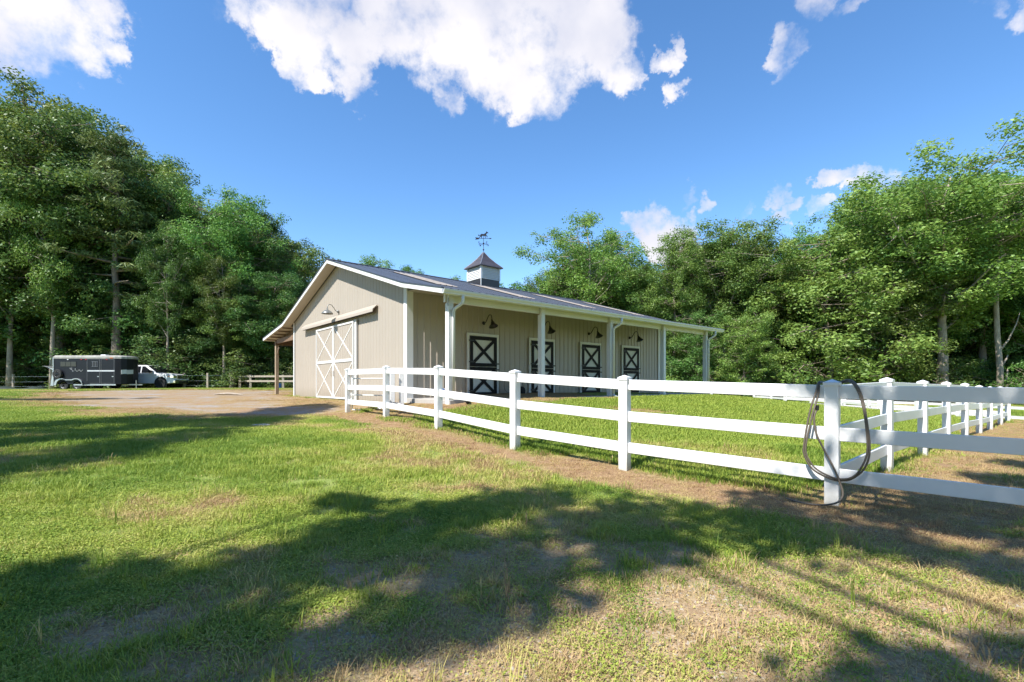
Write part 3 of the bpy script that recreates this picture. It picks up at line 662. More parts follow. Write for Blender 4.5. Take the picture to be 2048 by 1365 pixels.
# ------------------------------------------------------------------ white vinyl fences
PW = .127
def post_meshes(h):
    m = MB().box(-PW/2, PW/2, -PW/2, PW/2, -.06, h-.035).mesh('post', M['vinyl_post'])
    c = MB(); q = PW/2+.010; c.box(-q, q, -q, q, h-.065, h-.030)
    c.add([(-q, -q, h-.030), (q, -q, h-.030), (q, q, h-.030), (-q, q, h-.030), (0, 0, h+.004)], [(0, 1, 4), (1, 2, 4), (2, 3, 4), (3, 0, 4)])
    return m, c.mesh('post_cap', M['vinyl'])
PH_ = 1.30; pm, pc = post_meshes(PH_)
def vinyl_fence(P, label, skip_first=False, skip_last=False, rail_top=(.06, .495, .92), first_rail=0, group=None, bevel=.006, bev_n=99):
    x0, y0 = P[0]; z0 = gz1(x0, y0); root = thing('rail_fence', label, 'fence', (x0, y0, z0), 0, group)
    zs = [gz1(a, b) for a, b in P]
    for i, (x, y) in enumerate(P):
        if (i == 0 and skip_first) or (i == len(P)-1 and skip_last): continue
        j = min(i, len(P)-2); ang = math.atan2(P[j+1][1]-P[j][1], P[j+1][0]-P[j][0])
        if 0 < i < len(P)-1:
            a2 = math.atan2(P[i][1]-P[i-1][1], P[i][0]-P[i-1][0]); ang = (ang+a2)/2
        o = link('post', pm, root, (x-x0, y-y0, zs[i]-z0), bevel if i < bev_n else 0); o.rotation_euler = (0, 0, ang)
        c = link('post_cap', pc, o, None, .003)
    for i in range(first_rail, len(P)-1):
        a = Vector((P[i][0]-x0, P[i][1]-y0, 0)); b = Vector((P[i+1][0]-x0, P[i+1][1]-y0, 0)); d = (b-a).normalized()
        za, zb = zs[i]-z0, zs[i+1]-z0; ln = (b-a).length
        for rt in rail_top:
            g = PW/2-.008
            p = a+d*g; q = b-d*g; p.z = za+(zb-za)*g/ln+PH_-rt-.07; q.z = zb-(zb-za)*g/ln+PH_-rt-.07
            MB().beam(p, q, .038, .14).build('rail', M['vinyl'], root, bevel=bevel if i < bev_n else 0)
    return root
vinyl_fence(MAIN, 'nearest white three-rail fence running from the barn corner past the hose to the right edge')
vinyl_fence(LINE_R, 'white vinyl fence receding from the hose post along the right side of the paddock', skip_first=True)
vinyl_fence(FENCE_A, 'white vinyl fence closing the far side of the paddock beyond the grass', skip_first=True, bevel=0)
vinyl_fence(FENCE_C, 'farthest white rail fence beyond the pale riding track on the right', bevel=0)
# two gate posts by the barn corner and the tube gate
gp1 = (-3.36, 13.45); gp2 = (-3.14, 13.62)
for (x, y), lb in ((gp1, 'white vinyl gate post carrying the tube gate near the barn corner'), (gp2, 'white vinyl post standing tight against the barn corner trim')):
    t0 = thing('gate_post', lb, 'post', (x, y, gz1(x, y)), R(20)); o = link('post', pm, t0, (0, 0, -.24), .006); link('post_cap', pc, o)
ga = Vector((-4.72, 14.05, 0)); gb = Vector((-3.43, 13.48, 0)); gq = (gb-ga).normalized(); gl_ = (gb-ga).length
gt = thing('tube_gate', 'small white tubular walk gate between the fence end post and the barn corner', 'gate', (ga.x, ga.y, ZC), math.atan2(gq.y, gq.x))
zl = [.38, .12, -.12, -.36, -.57, -.79]
for z in zl: MB().tube([(.05, 0, z), (gl_-.05, 0, z)], .017, 8).build('bar', M['trim'], gt, smooth=True)
for xx in (.04, gl_-.04): MB().tube([(xx, 0, -.80), (xx, 0, .39)], .020, 8).build('upright', M['trim'], gt, smooth=True)
for z in (.2, -.6): MB().box(gl_-.03, gl_+.03, -.015, .015, z-.03, z+.03).build('hinge', M['greyplastic'], gt)
# hose coiled over the corner post
hp = Vector((3.33, 4.98)); hz = gz1(3.33, 4.98)
fd = Vector((MAIN[6][0]-MAIN[4][0], MAIN[6][1]-MAIN[4][1])).normalized(); fn = Vector((fd.y, -fd.x))
if fn.dot(-hp) < 0: fn = -fn
def hpt(a, b, z):
    if abs(a) > .1: a = math.copysign(.1+(abs(a)-.1)*.85, a)
    p = hp+fd*a+fn*b; return Vector((p.x, p.y, hz+z))
def spline(P_, n=10, closed=False):
    out = []; m_ = len(P_)
    for i in range(m_ if closed else m_-1):
        p0, p1, p2, p3 = (P_[(i-1) % m_], P_[i], P_[(i+1) % m_], P_[(i+2) % m_]) if closed else (P_[max(i-1, 0)], P_[i], P_[i+1], P_[min(i+2, m_-1)])
        for k in range(n):
            t_ = k/n; out.append(.5*((2*p1)+(-p0+p2)*t_+(2*p0-5*p1+4*p2-p3)*t_*t_+(-p0+3*p1-3*p2+p3)*t_**3))
    if not closed: out.append(P_[-1])
    return out
ho = thing('hose', 'khaki garden hose looped over the corner fence post with its tail on the ground', 'hose')
loop = [hpt(*q) for q in ((-.09,-.07,1.27),(-.125,.0,1.268),(-.14,.05,1.18),(-.20,.10,.95),(-.255,.12,.62),(-.25,.12,.50),(-.16,.11,.36),(.0,.09,.28),(.10,.09,.275),(.20,.09,.31),(.31,.09,.42),(.36,.08,.60),(.33,.07,.90),(.29,.05,1.10),(.245,.045,1.22),(.18,.0,1.285),(.10,-.07,1.29),(.0,-.10,1.25),(-.09,-.07,1.27))]
loop2 = [hpt(*q) for q in ((.02,-.10,1.24),(-.08,-.06,1.255),(-.11,.0,1.262),(-.125,.05,1.12),(-.17,.10,.93),(-.225,.13,.66),(-.23,.13,.52),(-.14,.115,.38),(.01,.10,.30),(.12,.10,.295),(.22,.10,.34),(.30,.10,.46),(.34,.08,.62),(.315,.07,.92),(.275,.05,1.10),(.23,.042,1.21),(.17,.0,1.272),(.10,-.08,1.272),(.02,-.10,1.24))]
tail = [hpt(*q) for q in ((-.13,.06,.985),(-.155,.09,.90),(-.13,.10,.74),(-.06,.10,.58),(.02,.115,.42),(.075,.12,.28),(.11,.13,.15),(.075,.16,.07),(-.02,.20,.03),(-.12,.21,.018),(-.26,.20,.016),(-.45,.12,.018))]
for P_ in (loop, loop2, tail): MB().tube(spline(P_, 8), .0098, 8).build('hose_run', M['hose'], ho, smooth=True)
MB().tube([hpt(-.128,.055,1.03), hpt(-.13,.06,.975)], .017, 8).build('coupling', M['black'], ho)

# ------------------------------------------------------------------ wooden paddock fence left of the barn
def wood_fence(P, label, hh=1.12, thick0=False, seed=1):
    r0 = random.Random(seed); x0, y0 = P[0]; z0 = gz1(x0, y0); root = thing('wooden_fence', label, 'fence', (x0, y0, z0))
    for i, (x, y) in enumerate(P):
        z = gz1(x, y)-z0; w_ = .085 if not (thick0 and i == 0) else .13
        MB().box(-w_, w_, -w_, w_, -.1, hh+r0.uniform(-.03, .03)).build('post', M['greywood'], root, (x-x0, y-y0, z)).rotation_euler = (0, 0, .3)
    for (xa, ya), (xb, yb) in zip(P[:-1], P[1:]):
        za, zb = gz1(xa, ya)-z0, gz1(xb, yb)-z0
        for rh in (1.03, .62, .25)[:2]:
            MB().beam((xa-x0, ya-y0-.09, za+rh), (xb-x0, yb-y0-.09, zb+rh), .04, .15).build('rail', M['greywood'], root)
wood_fence([(-24.2, 42.6), (-22.6, 41.4), (-19.4, 40.6), (-16.2, 39.8), (-13.2, 39)], 'weathered two-rail wooden fence seen left of the barn, nearer row', 1.16, False, 3)
wood_fence([(-26.0, 46.5), (-23.0, 46.0), (-19.8, 45.6), (-16.6, 45.2), (-13.2, 44.8)], 'weathered wooden fence of the second row, farther back in shade', 1.05, False, 5)
m = MB().box(-.22, .22, -.22, .22, -.1, 1.08); o = m.build('timber_post', M['greywood'], None, (-25.1, 43.0, gz1(-25.1, 43.0)), bevel=.02); tag(o, 'thick short timber post at the left end of the wooden fence', 'post')
# wire fence
wf = thing('wire_fence', 'wire fence on thin grey posts in front of the left wood', 'fence', (-43, 41, gz1(-43, 41)))
WP = [(-47.5, 41.0), (-42.6, 40.8), (-38, 41.4), (-33, 42), (-27.9, 41.2), (-26.0, 41.2), (-24.35, 41.3)]
WP = [(-47.5,41.2),(-42.9,41.2),(-38.2,42),(-33.6,42.4),(-28.2,41.2),(-26.3,41.4),(-24.9,42.4)]
for i, (x, y) in enumerate(WP):
    MB().box(-.07, .07, -.07, .07, -.1, 1.32).build('post', M['greywood'], wf, (x+43, y-41, gz1(x, y)-wf.location.z))
for (xa, ya), (xb, yb) in zip(WP[:-1], WP[1:]):
    for rh in (1.1, .65, .25):
        MB().tube([(xa+43, ya-41.08, gz1(xa, ya)-wf.location.z+rh), (xb+43, yb-41.08, gz1(xb, yb)-wf.location.z+rh)], .008, 4).build('wire', M['alu'], wf)
br = MB().lathe([(.22, 0), (.23, .05), (.23, .3), (.235, .34), (.23, .4), (.2, .42)], (0, 0, 0), 16).build('barrel', M['blue'], None, (-19.3, 39.6, gz1(-19.3, 39.6))); tag(br, 'small blue barrel in the grass beyond the wooden fence', 'barrel')

# ------------------------------------------------------------------ horse trailer (local x forward, near side at y = -1)
tr = thing('horse_trailer', 'charcoal enclosed horse trailer with white roof parked at the wood edge', 'trailer', (-33.1, 38.0, gz1(-33.6, 37.2)))
x0, x1 = -2.30, 3.0; zb, zt = .42, 2.52
pl = [(x0, -1.0), (2.45, -1.0), (2.8, -.86), (2.98, -.55), (3.05, 0), (2.98, .55), (2.8, .86), (2.45, 1.0), (x0, 1.0)]
MB().prism(pl, zb, zt, 'z').build('body', M['trailer'], tr, bevel=.03)
rf = MB(); pl2 = [(a*1.008, b*1.015) for a, b in pl]; rf.prism(pl2, zt-.10, zt+.05, 'z'); pl3 = [(a*.985-.01, b*.90) for a, b in pl]
n = len(pl2); vs_ = [(a, b, zt+.051) for a, b in pl2]+[(a, b, zt+.14) for a, b in pl3]
rf.add(vs_, [tuple(range(n, 2*n))]+[(i, (i+1) % n, n+(i+1) % n, n+i) for i in range(n)]); rf.build('roof', M['white_gel'], tr)
MB().box(.75, 1.15, -.35, .05, zt+.14, zt+.24).build('roof_vent', M['whiteplastic'], tr, bevel=.03)
MB().box(x0-.06, x0-.001, -1.02, -.93, .30, zt).build('rear_frame', M['alu'], tr)
MB().prism([(-2.35, .32), (-2.35, 1.5), (-2.39, 1.5), (-2.56, .32)], -1.0, -.9, 'y').build('rear_ramp_side', M['alu'], tr)
MB().add([(-2.36, -.95, 1.62), (-2.36, .95, 1.62), (-3.25, .95, 1.86), (-3.25, -.95, 1.86), (-2.36, -.95, 1.50), (-2.36, .95, 1.50), (-2.9, .95, 1.78), (-2.9, -.95, 1.78)], [(0,1,2,3), (4,7,6,5), (0,3,7,4), (1,5,6,2), (3,2,6,7), (0,4,5,1)]).build('rear_door_open', M['alu'], tr)
MB().box(-.75, 2.5, -1.02, -.985, .34, .44).build('lower_rail', M['alu'], tr)
for xx in (-1.55, -.50):
    for yy in (-.90, .90):
        w_ = MB().lathe([(.20, -.10), (.33, -.10), (.36, -.06), (.36, .06), (.33, .10), (.20, .10)], (xx, yy, .35), 24, 'y').build('wheel', M['rubber'], tr)
        MB().lathe([(.06, -.10), (.12, -.07), (.19, -.09), (.215, -.104), (.215, .1)], (xx, yy, .35), 20, 'y').build('rim', M['alu'], w_)
m = MB(); arc = []
for xx, t0_, t1_ in ((-1.55, math.pi, math.pi*.30), (-.50, math.pi*.70, 0)):
    for t_ in np.linspace(t0_, t1_, 9): arc.append((xx+.47*math.cos(t_), .36+.47*math.sin(t_)))
inner = [(a, b) for a, b in arc]; outer = [(-1.08-.0+(a+1.02)*1.10, b+.06 if b > .5 else b) for a, b in arc]
for i in range(len(arc)-1):
    m.prism([inner[i], inner[i+1], outer[i+1], outer[i]], -1.12, -1.0, 'y')
m.build('fender', M['alu'], tr)
MB().prism([(-.03, .40), (.10, .40), (.55, .42), (.35, .62), (.0, .84), (-.12, .86)], -1.03, -1.0, 'y').build('fender_skirt', M['trailer'], tr)
sp = MB().lathe([(.20, -.09), (.33, -.09), (.36, -.05), (.36, .05), (.33, .09), (.20, .09)], (-1.90, -1.10, 1.22), 24, 'y').build('spare_wheel', M['rubber'], tr)
MB().lathe([(.05, -.095), (.13, -.07), (.2, -.085), (.21, -.094), (.21, .09)], (-1.90, -1.10, 1.22), 20, 'y').build('rim', M['decal'], sp)
for k in range(8):
    t_ = k*math.pi/4; MB().beam((-1.90, -1.20, 1.22), (-1.90+.2*math.cos(t_), -1.19, 1.22+.2*math.sin(t_)), .02, .03, (0, 1, 0)).build('spoke', M['trailer'], sp)
wn_ = MB().box(-1.80, -.55, -1.012, -1.001, 1.78, 2.2).build('window', M['trailer'], tr)
for k in range(3): MB().box(-1.77+k*.41, -1.77+k*.41+.38, -1.02, -1.013, 1.81, 2.17).build('pane', M['glass'], wn_)
for (a_, b_) in ((.28, 1.26), (1.36, 2.38)):
    d_ = MB(); 
    for bx in ((a_, a_+.018, .50, 2.36), (b_-.018, b_, .50, 2.36)): d_.box(bx[0], bx[1], -1.016, -1.001, bx[2], bx[3])
    d_.box(a_+.019, b_-.019, -1.016, -1.001, 2.345, 2.36); d_.box(a_+.019, b_-.019, -1.016, -1.001, .50, .515)
    dd_ = d_.build('side_door', M['dull'], tr)
    MB().box(b_-.16, b_-.04, -1.04, -1.017, 1.0, 1.06).build('handle', M['alu'], dd_)
g_ = MB()
for k in range(4): g_.box(.70+k*.12, .73+k*.12, -1.03, -1.005, 1.80, 2.18)
g_.box(.64, 1.12, -1.028, -1.006, 1.78, 1.80); g_.box(.64, 1.12, -1.028, -1.006, 2.18, 2.2); g_.build('window_grille', M['dull'], tr)
MB().box(.30, 2.40, -1.014, -1.0, 1.42, 1.52).build('side_stripe', M['decal'], tr)
MB().prism([(2.84, 1.25), (3.02, 1.30), (3.02, 1.60), (2.84, 1.55)], -.80, -.45, 'y')
nose = MB(); 
for (ya, yb, xa, xb) in ((-.86, -.56, 2.812, 2.990), (-.54, 0.0, 2.992, 3.06)):
    nose.add([(xa, ya, 1.22), (xb, yb, 1.25), (xb, yb, 1.58), (xa, ya, 1.55), (xa-.02, ya, 1.22), (xb-.02, yb, 1.25), (xb-.02, yb, 1.58), (xa-.02, ya, 1.55)], [(0,1,2,3), (7,6,5,4), (0,4,5,1), (2,6,7,3), (1,5,6,2), (0,3,7,4)])
nose.build('nose_decal', M['decal'], tr)
sg_ = MB(); pts_ = [(-1.0+.09*i+.03*math.sin(i*2.1), -1.012, 1.50+.07*math.sin(i*1.9)+(.09 if i in (0, 4) else 0)) for i in range(12)]
sg_.tube(spline([Vector(p) for p in pts_], 5), .009, 5); sg_.tube([(-1.08, -1.012, 1.66), (-.86, -1.012, 1.68)], .01, 5).build('script_lettering', M['decal'], tr)
for xx in (-1.2, -.15, .2, 1.8): MB().box(xx-.05, xx+.05, -1.03, -1.001, 2.32, 2.37).build('marker_light', M['red'] if xx != -1.2 else M['whiteplastic'], tr)
MB().box(2.05, 2.30, -1.03, -1.02, 2.44, 2.49).build('marker_light', M['amber'], tr)
MB().beam((2.6, -.5, .40), (3.75, 0, .40), .07, .10).beam((2.6, .5, .40), (3.75, 0, .40), .07, .10).build('tongue', M['alu'], tr)
MB().tube([(3.45, -.2, .1), (3.45, -.2, .75)], .035, 8).build('jack', M['alu'], tr)

# ------------------------------------------------------------------ pickup truck (forward +x, near side y = -1)
tk = thing('pickup_truck', 'silver pickup truck parked beside the horse trailer, nose showing', 'pickup truck', (-31.0, 40.6, gz1(-30, 40))); tk.scale = (1.05, 1, 1.04)
HW = .98
MB().prism([(-2.9, .50), (-2.9, 1.22), (-1.05, 1.25), (1.35, 1.25), (2.55, 1.16), (2.80, 1.08), (2.86, .75), (2.84, .48), (2.35, .42), (-1.5, .42)], -HW, HW, 'y').build('body', M['truck'], tk, bevel=.06)
cb = MB(); lo = [(-1.05, 1.24), (1.45, 1.24)]; 
P1 = [(-1.05, -.92, 1.24), (1.50, -.92, 1.24), (1.50, .92, 1.24), (-1.05, .92, 1.24), (-.95, -.76, 1.90), (.55, -.76, 1.90), (.55, .76, 1.90), (-.95, .76, 1.90)]
cb.add(P1, [(0,3,2,1), (4,5,6,7), (0,1,5,4), (1,2,6,5), (2,3,7,6), (3,0,4,7)]); cb.build('cab', M['truck'], tk, bevel=.05)
MB().add([(1.42, -.80, 1.30), (1.42, .80, 1.30), (.68, .70, 1.84), (.68, -.70, 1.84), (1.455, -.80, 1.33), (1.455, .80, 1.33), (.70, .70, 1.865), (.70, -.70, 1.865)], [(0,1,2,3), (4,7,6,5), (0,4,5,1), (1,5,6,2), (2,6,7,3), (3,7,4,0)]).build('windscreen', M['glass'], tk)
for yy in (-1, 1):
    for (xa, xb, xc, xd) in ((.28, 1.18, .50, .28), (-.9, .18, .18, -.85)):
        q0 = yy*.925; q1 = yy*.79
        MB().add([(xa, q0, 1.30), (xb, q0, 1.30), (xc, q1, 1.80), (xd, q1, 1.80), (xa, q0-.02*yy, 1.30), (xb, q0-.02*yy, 1.30), (xc, q1-.02*yy, 1.80), (xd, q1-.02*yy, 1.80)], [(0,1,2,3), (7,6,5,4), (0,4,5,1), (1,5,6,2), (2,6,7,3), (3,7,4,0)]).build('side_window', M['glass'], tk)
    MB().box(1.02, 1.20, *sorted((yy*.95, yy*1.22)), 1.28, 1.48).build('mirror', M['black'], tk, bevel=.03)
    for xx in (1.85, -1.75):
        MB().lathe([(.50, -.02), (.50, .02)], (xx, yy*.965, .48), 28, 'y').build('wheel_arch', M['rubber'], tk)
        w_ = MB().lathe([(.24, -.12), (.36, -.12), (.40, -.08), (.40, .08), (.36, .12), (.24, .12)], (xx, yy*.93, .40), 28, 'y').build('wheel', M['rubber'], tk)
        MB().lathe([(.05, -.13), (.2, -.10), (.25, -.125), (.25, .12)], (xx, yy*.93, .40), 20, 'y').build('rim', M['black'], w_)
    y0_, y1_ = sorted((yy*.99, yy*.62)); MB().box(2.55, 2.875, y0_, y1_, .86, 1.06).build('headlight', M['chrome'], tk, bevel=.03)
    y0_, y1_ = sorted((yy*.995, yy*.90)); MB().box(2.40, 2.56, y0_, y1_, .96, 1.06).build('side_marker', M['amber'], tk)
gr_ = MB().box(2.84, 2.905, -.60, .60, .80, 1.12).build('grille', M['chrome'], tk, bevel=.02)
for k in range(5): MB().box(2.906, 2.915, -.54, .54, .83+k*.052, .865+k*.052).build('grille_bar', M['black'], gr_)
MB().lathe([(.07, 0), (.07, .012)], (2.916, 0, .96), 18, 'x').build('emblem', M['chrome'], gr_)
MB().box(2.80, 2.98, -.97, .97, .44, .72).build('bumper', M['chrome'], tk, bevel=.05)
MB().box(2.981, 2.99, -.55, .55, .48, .62).build('bumper_vent', M['black'], tk)
MB().prism([(1.5, 1.252), (2.5, 1.175), (2.5, 1.195), (1.5, 1.275)], -.55, .55, 'y').build('hood_panel', M['truck'], tk, bevel=.01)

# low covered heap left of the trailer
m = MB(); n1_, n2_ = 14, 8
for i in range(n1_+1):
    for j in range(n2_+1):
        a_ = i/n1_; b_ = j/n2_; h_ = (math.sin(math.pi*a_)**.5)*(math.sin(math.pi*b_)**.6)*(.28+.12*math.sin(a_*9)+.05*math.sin(b_*7+a_*13))
        m.v.append((a_*5.2-2.6, b_*1.4-.7, h_-.02))
for i in range(n1_):
    for j in range(n2_): k = i*(n2_+1)+j; m.f.append((k, k+n2_+1, k+n2_+2, k+1))
o = m.build('covered_heap', M['tarp'], None, (-41.2, 39.9, gz1(-41.2, 39.9)), smooth=True); tag(o, 'low dark tarp-covered heap in the shade left of the horse trailer', 'heap')

# ------------------------------------------------------------------ foliage
def leaf_material(name, c1, c2, c3, trans=.28):
    m = bpy.data.materials.new(name); m.use_nodes = True; t = m.node_tree; b = t.nodes['Principled BSDF']; l = t.links
    a = t.nodes.new('ShaderNodeAttribute'); a.attribute_name = 'tone'
    oi = t.nodes.new('ShaderNodeObjectInfo')
    r = t.nodes.new('ShaderNodeValToRGB'); e = r.color_ramp.elements; e[0].color = (*c1, 1); e[1].color = (*c3, 1); x = e.new(.5); x.color = (*c2, 1)
    l.new(a.outputs['Fac'], r.inputs[0])
    h = t.nodes.new('ShaderNodeHueSaturation'); l.new(r.outputs[0], h.inputs['Color'])
    mr = t.nodes.new('ShaderNodeMapRange'); mr.inputs[3].default_value = .465; mr.inputs[4].default_value = .52; l.new(oi.outputs['Random'], mr.inputs[0]); l.new(mr.outputs[0], h.inputs['Hue'])
    mr2 = t.nodes.new('ShaderNodeMapRange'); mr2.inputs[3].default_value = .7; mr2.inputs[4].default_value = 1.3
    ml = t.nodes.new('ShaderNodeMath'); ml.operation = 'FRACT'; mm = t.nodes.new('ShaderNodeMath'); mm.operation = 'MULTIPLY'; mm.inputs[1].default_value = 7.31
    l.new(oi.outputs['Random'], mm.inputs[0]); l.new(mm.outputs[0], ml.inputs[0]); l.new(ml.outputs[0], mr2.inputs[0]); l.new(mr2.outputs[0], h.inputs['Value'])
    l.new(h.outputs[0], b.inputs['Base Color']); b.inputs['Roughness'].default_value = .5; b.inputs['Specular IOR Level'].default_value = .35
    tr_ = t.nodes.new('ShaderNodeBsdfTranslucent'); h2 = t.nodes.new('ShaderNodeHueSaturation'); h2.inputs['Hue'].default_value = .485; h2.inputs['Value'].default_value = 1.5
    l.new(h.outputs[0], h2.inputs['Color']); l.new(h2.outputs[0], tr_.inputs[0])
    mx = t.nodes.new('ShaderNodeMixShader'); mx.inputs[0].default_value = trans
    l.new(b.outputs[0], mx.inputs[1]); l.new(tr_.outputs[0], mx.inputs[2])
    l.new(mx.outputs[0], t.nodes['Material Output'].inputs[0]); return m
LM = {'oak': leaf_material('oak_leaves', (.05, .12, .022), (.10, .20, .036), (.20, .31, .065)),
      'maple': leaf_material('maple_leaves', (.055, .13, .026), (.115, .225, .042), (.225, .345, .085)),
      'dark': leaf_material('shade_dark_leaves', (.034, .085, .022), (.075, .15, .036), (.165, .255, .06)),  # deep green, with the left wood's shade put into the colour
      'pine': leaf_material('pine_needles', (.06, .11, .035), (.12, .19, .06), (.20, .28, .10), .25)}
M['bark'] = mat('grey_brown_bark', (.30, .24, .18), .9, col2=(.14, .105, .08), nscale=9, bump=.6, bscale=22, stretch=(1, 1, .25))
M['palebark'] = mat('pale_bark', (.40, .34, .27), .9, col2=(.22, .17, .13), nscale=7, bump=.5, bscale=20, stretch=(1, 1, .3))
def leaves_mesh(name, clumps, per, size, g, mt, aspect=.6, upb=.9, flat=.6):
    """clumps: (n,4) x y z r"""
    cl = np.asarray(clumps); cnt = np.maximum((per*(cl[:, 3]**2)).astype(int), 8); idx = np.repeat(np.arange(len(cl)), cnt); n = len(idx)
    d = g.normal(size=(n, 3)); d /= np.linalg.norm(d, axis=1)[:, None]
    q_ = g.random(n); rad = q_**.5*(1+.45*g.random(n)**7); off = d*rad[:, None]*cl[idx, 3][:, None]; off[:, 2] *= flat
    ctr = cl[idx, :3]+off
    nm = d*.6+g.normal(size=(n, 3))*.5; nm[:, 2] += upb*.55; nm /= np.linalg.norm(nm, axis=1)[:, None]
    rv = g.normal(size=(n, 3)); tg = np.cross(nm, rv); tg /= np.linalg.norm(tg, axis=1)[:, None]; bt = np.cross(nm, tg)
    s_ = size*(.6+.8*g.random(n))[:, None]
    v0 = ctr+tg*s_*.5; v2 = ctr-tg*s_*.5; v1 = ctr+bt*s_*aspect*.5+nm*s_*.10; v3 = ctr-bt*s_*aspect*.5+nm*s_*.10
    V = np.stack([v0, v1, v2, v3], 1).reshape(-1, 3)
    me = bpy.data.meshes.new(name); me.vertices.add(4*n); me.vertices.foreach_set('co', V.ravel().astype(np.float32))
    me.loops.add(4*n); me.loops.foreach_set('vertex_index', np.arange(4*n, dtype=np.int32))
    me.polygons.add(n); me.polygons.foreach_set('loop_start', (np.arange(n)*4).astype(np.int32)); me.update(calc_edges=True)
    ct = g.random(len(cl))*.5; tone = np.clip(ct[idx]+g.random(n)*.55, 0, 1)
    at = me.attributes.new('tone', 'FLOAT', 'POINT'); at.data.foreach_set('value', np.repeat(tone, 4).astype(np.float32))
    me.materials.append(mt); return me
def make_tree_meshes(seed, H=20, Rr=4.2, base=.12, shape='oval', mt='oak', bark='bark', nl=34, leaf=.30, per=150, clump=1.05, open_=0.0):
    g = np.random.default_rng(seed); tr_r = H*.0125+.02
    lean = g.normal(size=2)*.25
    tp = [Vector((lean[0]*(k/8)**1.5+g.normal()*.06*k/3, lean[1]*(k/8)**1.5+g.normal()*.06*k/3, -.3+H*.93*k/8)) for k in range(9)]
    m = MB(); m.tube(tp, [tr_r*1.35, tr_r]+[tr_r*(1-.85*k/8) for k in range(2, 9)], 9)
    def trunk_at(z):
        k = min(max((z+.3)/(H*.93)*8, 0), 7.999); i = int(k); return tp[i].lerp(tp[i+1], k-i)
    clumps = []
    for i in range(nl):
        f_ = (i+.5)/nl; hz_ = base+(0.97-base)*f_**.9; z = H*hz_
        q = (hz_-base)/(1-base)
        if shape == 'oval': env = Rr*(math.sin(math.pi*min(1, .12+.80*q))**.7)
        elif shape == 'dome': env = Rr*(1-.75*q**2.6)*(.75+.25*min(1, q*4))
        elif shape == 'vase': env = .92*Rr*(.35+1.0*q**.7)*(1 if q < .5 else math.sqrt(max(0, 1-((q-.5)/.52)**2))+.08)
        elif shape == 'pine': env = Rr*(.95-.8*q)*(.55+.45*math.sin(i*1.7)**2)
        else: env = Rr*(1-.45*q)
        az = i*2.399+g.normal()*.5; ln = env*g.uniform(.72, 1.12)*(1 if g.random() > open_*.4 else .45)
        rise = (.35 if shape not in ('pine', 'vase') else .05 if shape == 'pine' else 1.05)*ln*g.uniform(.5, 1.5); st = trunk_at(max(z-rise*.9, H*base*.6)); end = Vector((math.cos(az)*ln, math.sin(az)*ln, 0))+trunk_at(z); end.z = z
        md = st.lerp(end, .5)+Vector((g.normal()*.15, g.normal()*.15, -rise*.12)); r0 = max(tr_r*.42*(1-.7*f_), .03)
        m.tube([st, md, end], [r0, r0*.62, r0*.22], 5, False)
        nc = max(3, int(ln*2.3))
        for k in range(nc):
            t_ = .38+.62*(k+g.random()*.6)/nc; p = st.lerp(end, min(t_, 1.02)); r_ = clump*g.uniform(.42, 1.05)*(1 if shape != 'pine' else .8)
            sp = .55+ln*.16; q_ = (p.x+g.normal()*sp, p.y+g.normal()*sp, p.z+g.normal()*(.45 if shape != 'pine' else .12))
            if g.random() < open_*.35: continue
            clumps.append((*q_, r_)); m.tube([p, Vector(q_)], [.028, .01], 4, False)
    clumps.append((tp[-1].x, tp[-1].y, H*.95, clump*.9)); clumps.append((tp[-1].x+.3, tp[-1].y, H*.985, clump*.55))
    lv = leaves_mesh('crown', clumps, per, leaf, g, LM[mt], .55 if shape != 'pine' else .16, .9, .78 if shape != 'pine' else .38)
    tm = m.mesh('trunk', M[bark]); tm.polygons.foreach_set('use_smooth', [True]*len(tm.polygons))
    return tm, lv
PROTO = {
 'oakA': make_tree_meshes(11, 20, 4.3, .10, 'dome', 'oak', nl=46, leaf=.185, per=285),
 'oakB': make_tree_meshes(12, 20, 4.8, .30, 'oval', 'oak', nl=44, leaf=.185, per=285),
 'darkA': make_tree_meshes(13, 20, 4.6, .08, 'dome', 'dark', nl=48, leaf=.185, per=285),
 'darkB': make_tree_meshes(14, 20, 4.6, .28, 'oval', 'dark', nl=44, leaf=.185, per=285),
 'tallA': make_tree_meshes(15, 20, 4.6, .40, 'vase', 'maple', 'palebark', nl=56, leaf=.185, per=285, open_=.12),
 'tallB': make_tree_meshes(16, 20, 4.2, .34, 'vase', 'oak', 'palebark', nl=38, leaf=.18, per=260, open_=.45),
 'mapleA': make_tree_meshes(17, 12, 3.4, .08, 'dome', 'maple', nl=36, leaf=.175, per=310, clump=.9),
 'mapleB': make_tree_meshes(18, 12, 3.2, .22, 'oval', 'maple', nl=34, leaf=.175, per=310, clump=.9),
 'pine': make_tree_meshes(19, 20, 3.9, .34, 'pine', 'pine', nl=40, leaf=.42, per=230, clump=.95, open_=.5),
 'shrubA': make_tree_meshes(20, 4, 1.8, .04, 'dome', 'dark', nl=20, leaf=.16, per=260, clump=.7),
 'shrubB': make_tree_meshes(21, 4, 1.7, .04, 'oval', 'maple', nl=20, leaf=.16, per=260, clump=.7),
}
PHT = {k: (12 if 'maple' in k else 4 if 'shrub' in k else 20) for k in PROTO}
def put_tree(kind, x, y, h, label, name='tree', cat='tree', group=None, wid=1.0, rot=None):
    s = h/PHT[kind]; t0 = thing(name, label, cat, (x, y, gz1(x, y)-.05), random.uniform(0, 6.28) if rot is None else rot, group)
    t0.scale = (s*wid, s*wid, s)
    a, b = PROTO[kind]; o = link('trunk', a, t0); c = link('crown', b, t0); return t0
